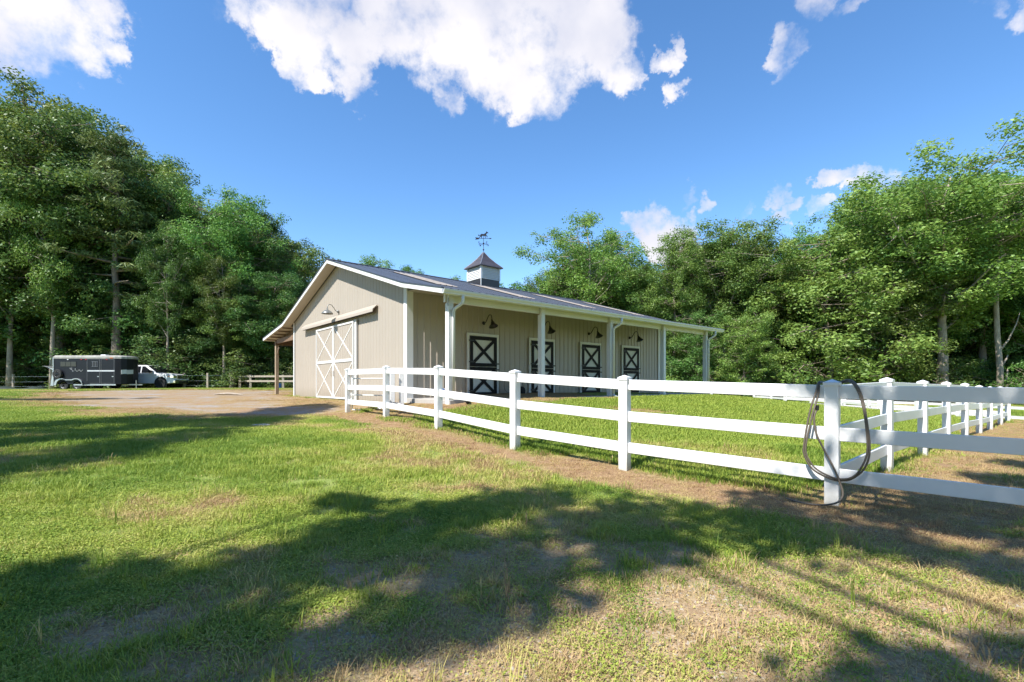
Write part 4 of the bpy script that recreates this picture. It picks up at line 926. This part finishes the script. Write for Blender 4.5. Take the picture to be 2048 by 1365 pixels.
SKY_U = [-300,0,60,130,190,250,320,390,460,500,545,600,640,700,740,800,860,960,1030,1080,1100,1130,1180,1240,1290,1340,1400,1450,1520,1560,1640,1680,1720,1760,1800,1850,1900,1960,2000,2048,2400]
SKY_V = [190,200,155,195,235,250,300,365,375,400,440,485,505,522,507,525,545,560,562,556,500,440,425,440,500,472,470,440,465,480,445,418,395,372,340,308,288,305,335,325,330]
def top_h(x, y, dv=0):
    u = 1024+958*x/y; v = np.interp(u, SKY_U, SKY_V)+dv; return ((766-v)/958*y+(ZC-gz1(x, y)))*1.0
def XY(u, y): return (u-1024)/958*y, y
# front rank: (u, depth, kind, width, dv, label)
FR = [(-60,43,'darkA',1.25,0,'tall dark green tree cut by the left edge of the picture'),
 (55,45,'oakB',1.05,0,'tallest tree of the left wood, its crown rising above all others'),
 (120,44,'darkB',1.15,25,'broad dark tree rising straight behind the horse trailer'),
 (232,42.6,'pine',1.25,-5,'tall pine with thin tiered branches and brown bare trunk in the left wood'),
 (300,47,'darkA',1.0,5,'dark leafy tree just right of the tall pine'),
 (345,48,'oakA',.95,5,'mid green leafy tree above the silver pickup truck'),
 (460,47,'oakB',1.0,0,'large rounded grey-green tree standing apart on the skyline right of the pickup'),
 (395,46,'darkA',1.0,45,'shadowed tree behind the thin wire fence posts'),
 (530,50,'darkB',.9,0,'tree with small round top leaning toward the barn roof'),
 (592,56,'mapleA',1.15,0,'bright yellow-green tree just left of the barn peak'),
 (645,60,'mapleB',1.1,5,'light green tree directly behind the barn peak'),
 (742,72,'oakA',1.1,0,'round tree top showing above the dark roof near the barn peak'),
 (690,70,'oakB',.9,8,'small tree top peeping over the roof right beside the barn peak'),
 (812,76,'oakB',1.0,2,'thin tree top peeping over the middle of the roof ridge'),
 (905,78,'mapleA',1.0,0,'tree top glimpsed left of the cupola'),
 (1035,60,'mapleA',1.15,2,'pale yellow-green tree top right of the cupola'),
 (1090,56,'oakA',1.0,40,'dark bushy tree behind the roof under the airy tree'),
 (1180,50,'tallB',1.25,-4,'airy open-crowned tall tree with sky showing through above the roof'),
 (1240,52,'mapleB',1.3,95,'dense light green tree right behind the low end of the roof'),
 (1290,50,'oakB',1.0,20,'tree filling the notch between the airy tree and the pointed one'),
 (1348,47,'oakA',.9,-2,'pointed-topped tree above the far porch corner'),
 (1395,44,'mapleA',1.2,150,'low bright tree just right of the last porch post'),
 (1450,50,'tallA',1.2,0,'round-headed tree right of the porch with bare forked limbs below its crown'),
 (1490,42,'mapleB',1.2,170,'short light green tree with pale trunk between porch and hose post'),
 (1540,50,'oakB',1.05,5,'mid-height leafy tree left of centre in the right wood'),
 (1660,45,'mapleA',1.45,30,'broad sunlit yellow-green tree directly above the hose post'),
 (1610,50,'oakA',1.0,5,'shadowed tree behind and left of the broad sunlit tree'),
 (1700,52,'oakB',1.1,0,'dark green tree at the left foot of the tallest right-hand tree'),
 (1885,43,'tallA',1.5,22,'tallest tree of the right wood with mottled straight trunk'),
 (1800,46,'oakB',1.0,120,'mid-height tree left of the mottled trunk'),
 (1965,47,'tallB',1.2,40,'thin-crowned tree between the mottled trunk and the bare trunk'),
 (2060,44,'tallA',1.3,115,'tall leafy tree cut by the right edge of the picture'),
 (1770,43,'mapleB',1.3,190,'low leafy tree above the fence right of the hose'),
 (2120,48,'darkA',1.3,60,'dark tree just beyond the right edge'),
 (1925,50,'darkB',1.2,190,'dark understorey tree in the gap left of the bare trunk'),
 (2035,50,'darkA',1.2,170,'dark understorey tree in the gap right of the bare trunk')]
for (u, y, k, w, dv, lb) in FR:
    x, y = XY(u, y); put_tree(k, x, y, top_h(x, y, dv), lb, 'pine_tree' if k == 'pine' else 'leafy_tree', 'tree', None, w)
for u, y, w_, lb in ((105,41.5,.7,'slender pale-trunked tree rising behind the horse trailer roof'),(335,42,.65,'slender pale-trunked tree behind the pickup hood'),(448,43,.8,'slender straight trunk standing between the last two wire fence posts'),(20,41.8,.8,'slender pale-trunked tree near the left picture edge'),(545,46,.8,'slender tree seen between the wooden fence and the lean-to post')):
    x, y = XY(u, y); put_tree('tallB', x, y, top_h(x, y, 130), lb, 'slender_tree', 'tree', None, w_)
# dead pale tree
x, y = XY(1998, 41); dt = thing('bare_tree', 'pale bare trunk with broken stub branches standing in front of the right wood', 'tree', (x, y, gz1(x, y)-.1))
m = MB(); tp = [(0, 0, 0), (.1, 0, 3), (-.1, .05, 6), (-.25, 0, 9), (-.05, 0, 11.5), (.25, 0, 14), (.3, 0, 15.2)]
m.tube(tp, [.27, .23, .20, .17, .12, .06, .03], 10); m.build('trunk', M['palebark'], dt, smooth=True)
for a_ in ([(-.2, 0, 9), (-.9, .1, 11), (-1.1, .1, 13), (-1.5, .2, 14.2)], [(-.05, 0, 10.2), (.7, 0, 11.0), (1.35, .1, 12.1), (1.55, .1, 13)], [(0, 0, 4.6), (.8, 0, 5.6), (1.5, 0, 7.0), (1.9, .1, 8.0)], [(.05, 0, 3.2), (.6, 0, 3.9), (.75, 0, 4.3)], [(.05, 0, 1.8), (.65, 0, 2.3), (.75, 0, 3.1)], [(.2, 0, 12.8), (-.5, 0, 13.6)]):
    MB().tube(a_, [.09, .065, .045, .02][:len(a_)] if len(a_) > 2 else [.05, .02], 7).build('branch', M['palebark'], dt, smooth=True)
# ranks behind
def fillers(u0, u1, du, ylist, kinds, group, label, dvs):
    k = 0
    for r_, y0_ in enumerate(ylist):
        u = u0+(r_ % 2)*du/2
        while u < u1:
            y = y0_+random.uniform(-2, 2); x = (u+random.uniform(-12, 12)-1024)/958*y; kind = kinds[k % len(kinds)]; k += 1
            h = top_h(x, y, dvs[r_]+random.uniform(0, 45))
            if h > 5: put_tree(kind, x, y, h, label, 'woodland_tree', 'tree', group, random.uniform(.95, 1.25))
            u += du*random.uniform(.8, 1.2)
fillers(-420, 660, 88, (50, 56, 63, 71), ('darkA', 'oakA', 'darkB', 'oakB', 'mapleA'), 'trees deeper in the left wood', 'leafy tree standing deeper inside the wood on the left', (75, 55, 40, 30))
fillers(660, 1060, 60, (74, 82), ('oakA', 'oakB'), 'trees behind the barn', 'leafy tree far behind the barn roof', (14, 8))
fillers(1060, 2500, 84, (52, 58, 66, 75), ('oakA', 'darkA', 'oakB', 'darkB', 'oakA'), 'trees deeper in the right wood', 'leafy tree standing deeper inside the wood on the right', (60, 45, 35, 25))
# undergrowth along the wood edges
k = 0
for (ua, ub, ya, yb, n_, grp, lb) in ((-250, 640, 43.5, 47.5, 46, 'shrubs under the left wood', 'leafy green shrub at the foot of the left wood'), (1150, 2300, 43, 48, 52, 'shrubs under the right wood', 'leafy green shrub at the foot of the right wood')):
    for i in range(n_):
        u = ua+(ub-ua)*(i+random.uniform(-.4, .4))/n_; y = random.uniform(ya, yb); x = (u-1024)/958*y
        put_tree('shrubA' if ua < 0 else ('shrubB', 'shrubA')[i % 2], x, y, random.uniform(2.0, 4.6), lb, 'shrub', 'shrub', grp, random.uniform(1.1, 1.7))
x, y = XY(2046, 38); put_tree('shrubB', x, y, 3.6, 'bright round bush at the right edge in front of the wood', 'shrub', 'shrub', None, 1.2)
for i, a_ in enumerate(np.linspace(R(98), R(262), 17)):  # unseen ring of trees added to cut low sky light from behind
    d_ = 34+6*math.sin(i*2.3); put_tree(('oakA', 'darkB', 'oakB', 'darkA')[i % 4], d_*math.sin(a_)*1.1, d_*math.cos(a_), 17+3*math.sin(i*1.7), 'leafy tree added behind the photographer to block sky light, outside the view', 'woodland_tree', 'tree', 'added trees behind the photographer', 1.25)
YL = ['cut by the left edge', 'left of the trailer ramp', 'behind the trailer wheels', 'behind the middle of the horse trailer', 'behind the trailer nose', 'behind the pickup cab', 'behind the pickup grille', 'behind the first wire fence post', 'behind the second wire fence post', 'just left of the wooden fence end', 'behind the wooden fence', 'beside the lean-to post', 'hidden partly by the barn corner']
# saplings with mid-level foliage hanging over the left verge
for i, u in enumerate(np.linspace(-60, 600, 13)):
    x, y = XY(u, 45.5+random.uniform(-1, 1.2)); put_tree(('darkA', 'darkB', 'oakB', 'darkB')[i % 4], x, y, random.uniform(8, 12), 'young dark leafy tree '+YL[i], 'young_tree', 'tree', 'young trees along the left wood edge', 1.5)

# shade trees standing beside and behind the photographer, outside the picture
OFF = (.700/1.30, .721/1.30)
def shade_tree(trunk, spots, hts, label, seed):
    g = np.random.default_rng(seed); x0, y0 = trunk; z0 = gz1(x0, y0); t0 = thing('shade_tree', label, 'tree', (x0, y0, z0-.1))
    clumps = []; m = MB(); H = max(hts)+1
    m.tube([(0, 0, 0), (.1, 0, H*.3), (-.1, .1, H*.6), (0, 0, H)], [.34, .27, .2, .06], 10)
    for (sx, sy, r_) in spots:
        h = g.uniform(hts[0], hts[1]); c = (sx-OFF[0]*h-x0, sy-OFF[1]*h-y0, h)
        st = Vector((0, 0, h*.62)); m.tube([st, st.lerp(Vector(c), .5)+Vector((0, 0, .3)), Vector(c)], [.09, .06, .02], 6, False)
        for q in range(5):
            a_ = g.uniform(0, 6.28); rr_ = r_*g.uniform(.2, .6); dz = g.normal()*.5
            clumps.append((c[0]+math.cos(a_)*rr_+OFF[0]*-dz, c[1]+math.sin(a_)*rr_-OFF[1]*dz, c[2]+dz, r_*.62))
    link('crown', leaves_mesh('crown', clumps, 420, .20, g, LM['oak'], .6, .7, .7), t0); m.build('trunk', M['bark'], t0, smooth=True)
shade_tree((-8.5, -5.5), [(-4.3,1.9,.9),(-3.4,2.45,.8),(-2.6,2.2,.9),(-2.7,3.0,.6),(-1.8,2.8,.9),(-1.3,2.2,.7),(-1.2,3.4,.8),(-1.1,4.3,.8),(-1.6,4.9,.45),(-.4,3.7,.85),(-.3,4.9,.7),(.5,5.2,.5),(.6,4.2,.7),(-.4,2.85,.6),(.2,3.3,.6)], (9.5, 13), 'oak standing behind the photographer on the left, outside the view', 31)
shade_tree((1.5, -7.5), [(1.4,4.7,.8),(1.2,3.7,.6),(2.3,4.4,.8),(3.1,4.1,.7),(2.7,5.2,.6),(3.9,4.7,.7),(4.6,5.2,.8),(4.4,3.6,.7),(5.4,4.3,.8),(3.6,3.3,.5),(5.6,5.4,.7),(6.6,6.2,.8),(7.6,5.6,.8),(6.9,4.8,.7),(1.9,2.15,.45),(1.35,2.05,.35),(2.6,2.35,.4),(3.0,2.0,.6),(8.4,7.6,.7),(4.3,6.0,.5)], (9.5, 12.5), 'oak standing behind the photographer on the right, outside the view', 32)
shade_tree((-17.5, 1.5), [(-5.76, 4.32, 0.93), (-7.3, 4.76, 0.82), (-9.39, 5.26, 0.89), (-5.85, 5.74, 0.96), (-7.21, 5.95, 1.02), (-9.31, 6.42, 1.1), (-5.77, 6.88, 1.03), (-7.72, 7.3, 1.01), (-9.22, 7.42, 1.1), (-5.9, 8.11, 1.11), (-7.38, 8.61, 0.94), (-8.92, 8.83, 1.13), (-5.75, 9.1, 0.85), (-7.72, 9.87, 0.95), (-9.02, 10.01, 0.98), (-6.13, 10.45, 1.0), (-7.55, 11.08, 1.04), (-8.49, 11.48, 1.15), (-6.06, 11.61, 1.1), (-7.0, 12.32, 1.0), (-8.06, 12.46, 1.09), (-6.21, 12.9, 0.82), (-6.84, 13.6, 0.83), (-7.45, 13.78, 0.85), (-6.47, 14.34, 1.11), (-7.09, 14.69, 0.82), (-6.94, 14.99, 1.11), (-6.15, 15.47, 1.15), (-6.7, 15.72, 1.01), (-6.8, 16.18, 0.94)], (11, 14), 'tall oak outside the view on the left, shading the lawn and the drive', 33)
shade_tree((-29.5, 9.5), [(-19.5,19.6,1.4),(-21.5,19.5,1.6),(-17.4,20.2,1.0),(-15.6,20.8,.7),(-23.5,18.5,1.7),(-25,21,1.5),(-19,15.8,1.2),(-21.5,16.8,1.4)], (12, 15), 'tall oak outside the view farther left, shading the far drive', 34)

# ------------------------------------------------------------------ grass and weeds (instanced tufts)
def tuft_material(name, stops, trans=.3):
    m = bpy.data.materials.new(name); m.use_nodes = True; t = m.node_tree; b = t.nodes['Principled BSDF']; l = t.links
    a = t.nodes.new('ShaderNodeAttribute'); a.attribute_type = 'INSTANCER'; a.attribute_name = 'hue'
    r = t.nodes.new('ShaderNodeValToRGB'); e = r.color_ramp.elements; e[0].position = stops[0][0]; e[0].color = (*stops[0][1], 1); e[1].position = stops[-1][0]; e[1].color = (*stops[-1][1], 1)
    for p, c in stops[1:-1]: x = e.new(p); x.color = (*c, 1)
    l.new(a.outputs['Fac'], r.inputs[0]); l.new(r.outputs[0], b.inputs['Base Color']); b.inputs['Roughness'].default_value = .55; b.inputs['Specular IOR Level'].default_value = .25
    tr_ = t.nodes.new('ShaderNodeBsdfTranslucent'); l.new(r.outputs[0], tr_.inputs[0]); mx = t.nodes.new('ShaderNodeMixShader'); mx.inputs[0].default_value = trans
    l.new(b.outputs[0], mx.inputs[1]); l.new(tr_.outputs[0], mx.inputs[2]); l.new(mx.outputs[0], t.nodes['Material Output'].inputs[0]); return m
STOPS = [(0, (.08, .17, .025)), (.3, (.18, .28, .038)), (.55, (.34, .40, .065)), (.72, (.48, .44, .14)), (.86, (.54, .39, .20)), (1, (.34, .21, .115))]
TM = tuft_material('grass_blades', STOPS)
def tuft(seed, n, h, w, spread, lean=.5, kind='blade'):
    g = np.random.default_rng(seed); m = MB()
    for i in range(n):
        a_ = g.uniform(0, 6.28); r_ = spread*math.sqrt(g.random()); x, y = r_*math.cos(a_), r_*math.sin(a_)
        if kind == 'blade':
            hh = h*g.uniform(.5, 1.15); b_ = g.uniform(0, 6.28); lx, ly = math.cos(b_)*lean*hh*g.uniform(.3, 1.5), math.sin(b_)*lean*hh*g.uniform(.3, 1.5); px_, py_ = -math.sin(b_)*w/2, math.cos(b_)*w/2
            m.add([(x-px_, y-py_, -.01), (x+px_, y+py_, -.01), (x+px_*.8+lx*.4, y+py_*.8+ly*.4, hh*.6), (x-px_*.8+lx*.4, y-py_*.8+ly*.4, hh*.6), (x+lx, y+ly, hh)], [(0, 1, 2, 3), (3, 2, 4)])
        else:
            z = h*g.uniform(.25, 1); s_ = w*g.uniform(.6, 1.3); nrm_ = Vector((g.normal()*.5, g.normal()*.5, 1)).normalized(); t1 = nrm_.orthogonal().normalized(); t1.rotate(Matrix.Rotation(g.uniform(0, 6.28), 3, nrm_)); t2 = nrm_.cross(t1); c = Vector((x, y, z))
            m.add([c+t1*s_, c+t2*s_*.55, c-t1*s_, c-t2*s_*.55], [(0, 1, 2, 3)])
    return m.mesh('tuft', TM)
src = bpy.data.collections.new('tuft_sources')
TUFTS = [tuft(1, 24, .042, .0042, .07, .9), tuft(2, 66, .030, .0060, .08, kind='leaf'), tuft(3, 26, .040, .004, .08, 1.3),            # near: grass, clover, low straw
         tuft(4, 20, .070, .006, .10, .6), tuft(5, 30, .055, .010, .17, .8), tuft(6, 46, .070, .013, .30, .7), tuft(7, 12, .16, .005, .05, .45)]   # near tall, mid, far, wisp
_lit = tuft(8, 9, .015, .008, .16, kind='leaf'); TUFTS.append(_lit)
_pm = MB(); _pg = random.Random(4)
for _ in range(7):
    a_, r_ = _pg.uniform(0, 6.28), _pg.uniform(0, .12); q_ = _pg.uniform(.003, .010); c_ = (r_*math.cos(a_), r_*math.sin(a_), 0)
    _pm.add([(c_[0]+q_, c_[1], 0), (c_[0], c_[1]+q_*.8, 0), (c_[0]-q_*.9, c_[1], 0), (c_[0], c_[1]-q_, 0), (c_[0], c_[1], q_*.9)], [(0, 1, 4), (1, 2, 4), (2, 3, 4), (3, 0, 4)])
TUFTS.append(_pm.mesh('pebbles', mat('pebble', (.40, .35, .28), .9, noise=.5, nscale=40)))
TOBJ = []
for i, me_ in enumerate(TUFTS):
    o = bpy.data.objects.new('tuft_%s' % 'abcdefghi'[i], me_); src.objects.link(o); TOBJ.append(o)
def scatter(name, x, y, sc_, hue, idx, label=None):
    z = gz(x, y); n = len(x); me = bpy.data.meshes.new(name); me.vertices.add(n); me.vertices.foreach_set('co', np.stack([x, y, z-.004], -1).ravel().astype(np.float32))
    for nm, ar in (('sc', sc_), ('hue', hue), ('rz', rng.random(n)*6.283)):
        a_ = me.attributes.new(nm, 'FLOAT', 'POINT'); a_.data.foreach_set('value', np.asarray(ar, np.float32))
    o = link(name, me); ng = bpy.data.node_groups.new(name, 'GeometryNodeTree')
    ng.interface.new_socket('Geometry', in_out='INPUT', socket_type='NodeSocketGeometry'); ng.interface.new_socket('Geometry', in_out='OUTPUT', socket_type='NodeSocketGeometry')
    gi = ng.nodes.new('NodeGroupInput'); go = ng.nodes.new('NodeGroupOutput'); ip = ng.nodes.new('GeometryNodeInstanceOnPoints'); ob = ng.nodes.new('GeometryNodeObjectInfo'); ob.inputs[0].default_value = TOBJ[idx]
    def named(nm):
        q = ng.nodes.new('GeometryNodeInputNamedAttribute'); q.data_type = 'FLOAT'; q.inputs[0].default_value = nm; return q.outputs[0]
    cx = ng.nodes.new('ShaderNodeCombineXYZ'); ng.links.new(named('rz'), cx.inputs[2]); cs = ng.nodes.new('ShaderNodeCombineXYZ'); s0 = named('sc')
    for k in range(3): ng.links.new(s0, cs.inputs[k])
    ng.links.new(gi.outputs[0], ip.inputs['Points']); ng.links.new(ob.outputs['Geometry'], ip.inputs['Instance']); ng.links.new(cx.outputs[0], ip.inputs['Rotation']); ng.links.new(cs.outputs[0], ip.inputs['Scale'])
    ng.links.new(ip.outputs[0], go.inputs[0]); md = o.modifiers.new('scatter', 'NODES'); md.node_group = ng
    return tag(o, label, None, None, 'stuff')
def pts_in(y0, y1, dens, side=1.16, xl=None):
    ym = (y1+y0)/2; wdt = 2*side*y1+.6; n = int(dens*wdt*(y1-y0)); y = rng.uniform(y0, y1, n); x = rng.uniform(-side*y1-.3, side*y1+.3, n)
    k = np.abs(x) < side*y+.5; return x[k], y[k]
def barn_free(x, y):
    s = (x-BO[0])*BA[0]+(y-BO[1])*BA[1]; w = (x-BO[0])*BB[0]+(y-BO[1])*BB[1]
    return ~((s > -.15) & (s < LEN+.3) & (w > -2.5) & (w < WID+.2))
def lay(y0, y1, dens, spec):
    x, y = pts_in(y0, y1, dens); k = barn_free(x, y); x, y = x[k], y[k]
    mul, grav, bare, pad, sand = masks(x, y); n1 = fbm(x, y, 1.3, 4); n2 = fbm(x+9, y+33, .35, 3); n3 = fbm(x-40, y, 5, 3)
    r = rng.random(len(x))
    return x, y, mul, grav, bare, pad, sand, n1, n2, n3, r
G = {i: [] for i in range(9)}
def emit(i, x, y, s, h): G[i].append((x, y, s, h))
# near field
for (y0, y1, dn) in ((1.6, 3.2, 1150), (3.2, 5, 760), (5, 8.5, 380)):
    x, y, mul, grav, bare, pad, sand, n1, n2, n3, r = lay(y0, y1, dn, 0)
    thin = np.clip(1-bare*.97, .14, 1)*np.clip(1-mul*.5, .3, 1); keep = rng.random(len(x)) < thin*(.45+1.1*sstep(n2, .3, .55))
    near_dry = sstep(.62*n1+.38*n2, .51, .68)
    yellow = sstep(n1*.5+n3*.5, .35, .65)
    right = sstep(x, -1, 3)*(y < 5)*.12
    hue = .20+.36*yellow+.12*(y > 3.3)+rng.normal(size=len(x))*.09+near_dry*.28*(rng.random(len(x)) < .75)+right
    hue = np.where(rng.random(len(x)) < mul*1.0, rng.uniform(.80, 1.0, len(x)), hue)
    hue = np.where((bare > .3) & (rng.random(len(x)) < .4), rng.uniform(.75, .95, len(x)), hue); hue = np.clip(hue, 0, 1)
    cl = sstep(n2*.5+fbm(x+5, y+77, .9, 3)*.5, .36, .50)*(pad < .5)*(y < 5.5)
    kind = np.where((hue > .70) & (r < .75), 2, np.where(rng.random(len(x)) < cl*.85, 1, np.where(r > .90, 3, 0)))
    kind = np.where((pad > .5) & (hue < .7), 3, kind); kind = np.where(rng.random(len(x)) < .004, 6, kind)
    for i in (0, 1, 2, 3, 6):
        k = keep & (kind == i); emit(i, x[k], y[k], rng.uniform(.65, 1.3, k.sum())*(1+.12*(y0 > 3))*np.where(mul[k] > .5, .62, 1), hue[k])
    k = (rng.random(len(x)) < .05+.30*bare+.14*mul) & (y < 6.5); emit(7, x[k], y[k], rng.uniform(.6, 1.3, k.sum()), rng.uniform(.74, 1, k.sum()))
    k = (rng.random(len(x)) < .45*(bare > .25)) & (y < 5); emit(8, x[k], y[k], rng.uniform(.6, 1.4, k.sum()), rng.random(k.sum()))
# mid and far
for (y0, y1, dn, i, s0) in ((8.5, 14, 150, 4, 1.0), (14, 22, 60, 5, .85), (22, 40, 18, 5, 1.15)):
    x, y, mul, grav, bare, pad, sand, n1, n2, n3, r = lay(y0, y1, dn, 0)
    keep = (rng.random(len(x)) > np.clip(grav*1.1+sand+bare, 0, 1))
    hue = .38+.32*sstep(n1*.5+n3*.5, .35, .65)+rng.normal(size=len(x))*.08+.16*sstep(n1, .55, .7)
    hue = np.where(pad > .5, .46+rng.normal(size=len(x))*.07, hue)
    hue = np.where(rng.random(len(x)) < mul, rng.uniform(.78, 1.0, len(x)), hue)
    sc_ = s0*rng.uniform(.7, 1.2, len(x))*np.where(mul > .5, .4, 1)*np.where(pad > .5, 1.15, 1)
    emit(i, x[keep], y[keep], sc_[keep], np.clip(hue[keep], 0, 1))
for i, nm in enumerate(('grass', 'clover', 'dry_grass', 'tall_grass', 'meadow_grass', 'far_grass', 'wispy_grass', 'leaf_litter', 'pebbles')):
    A = [np.concatenate([q[j] for q in G[i]]) for j in range(4)]
    scatter(nm, A[0], A[1], A[2], A[3], i)
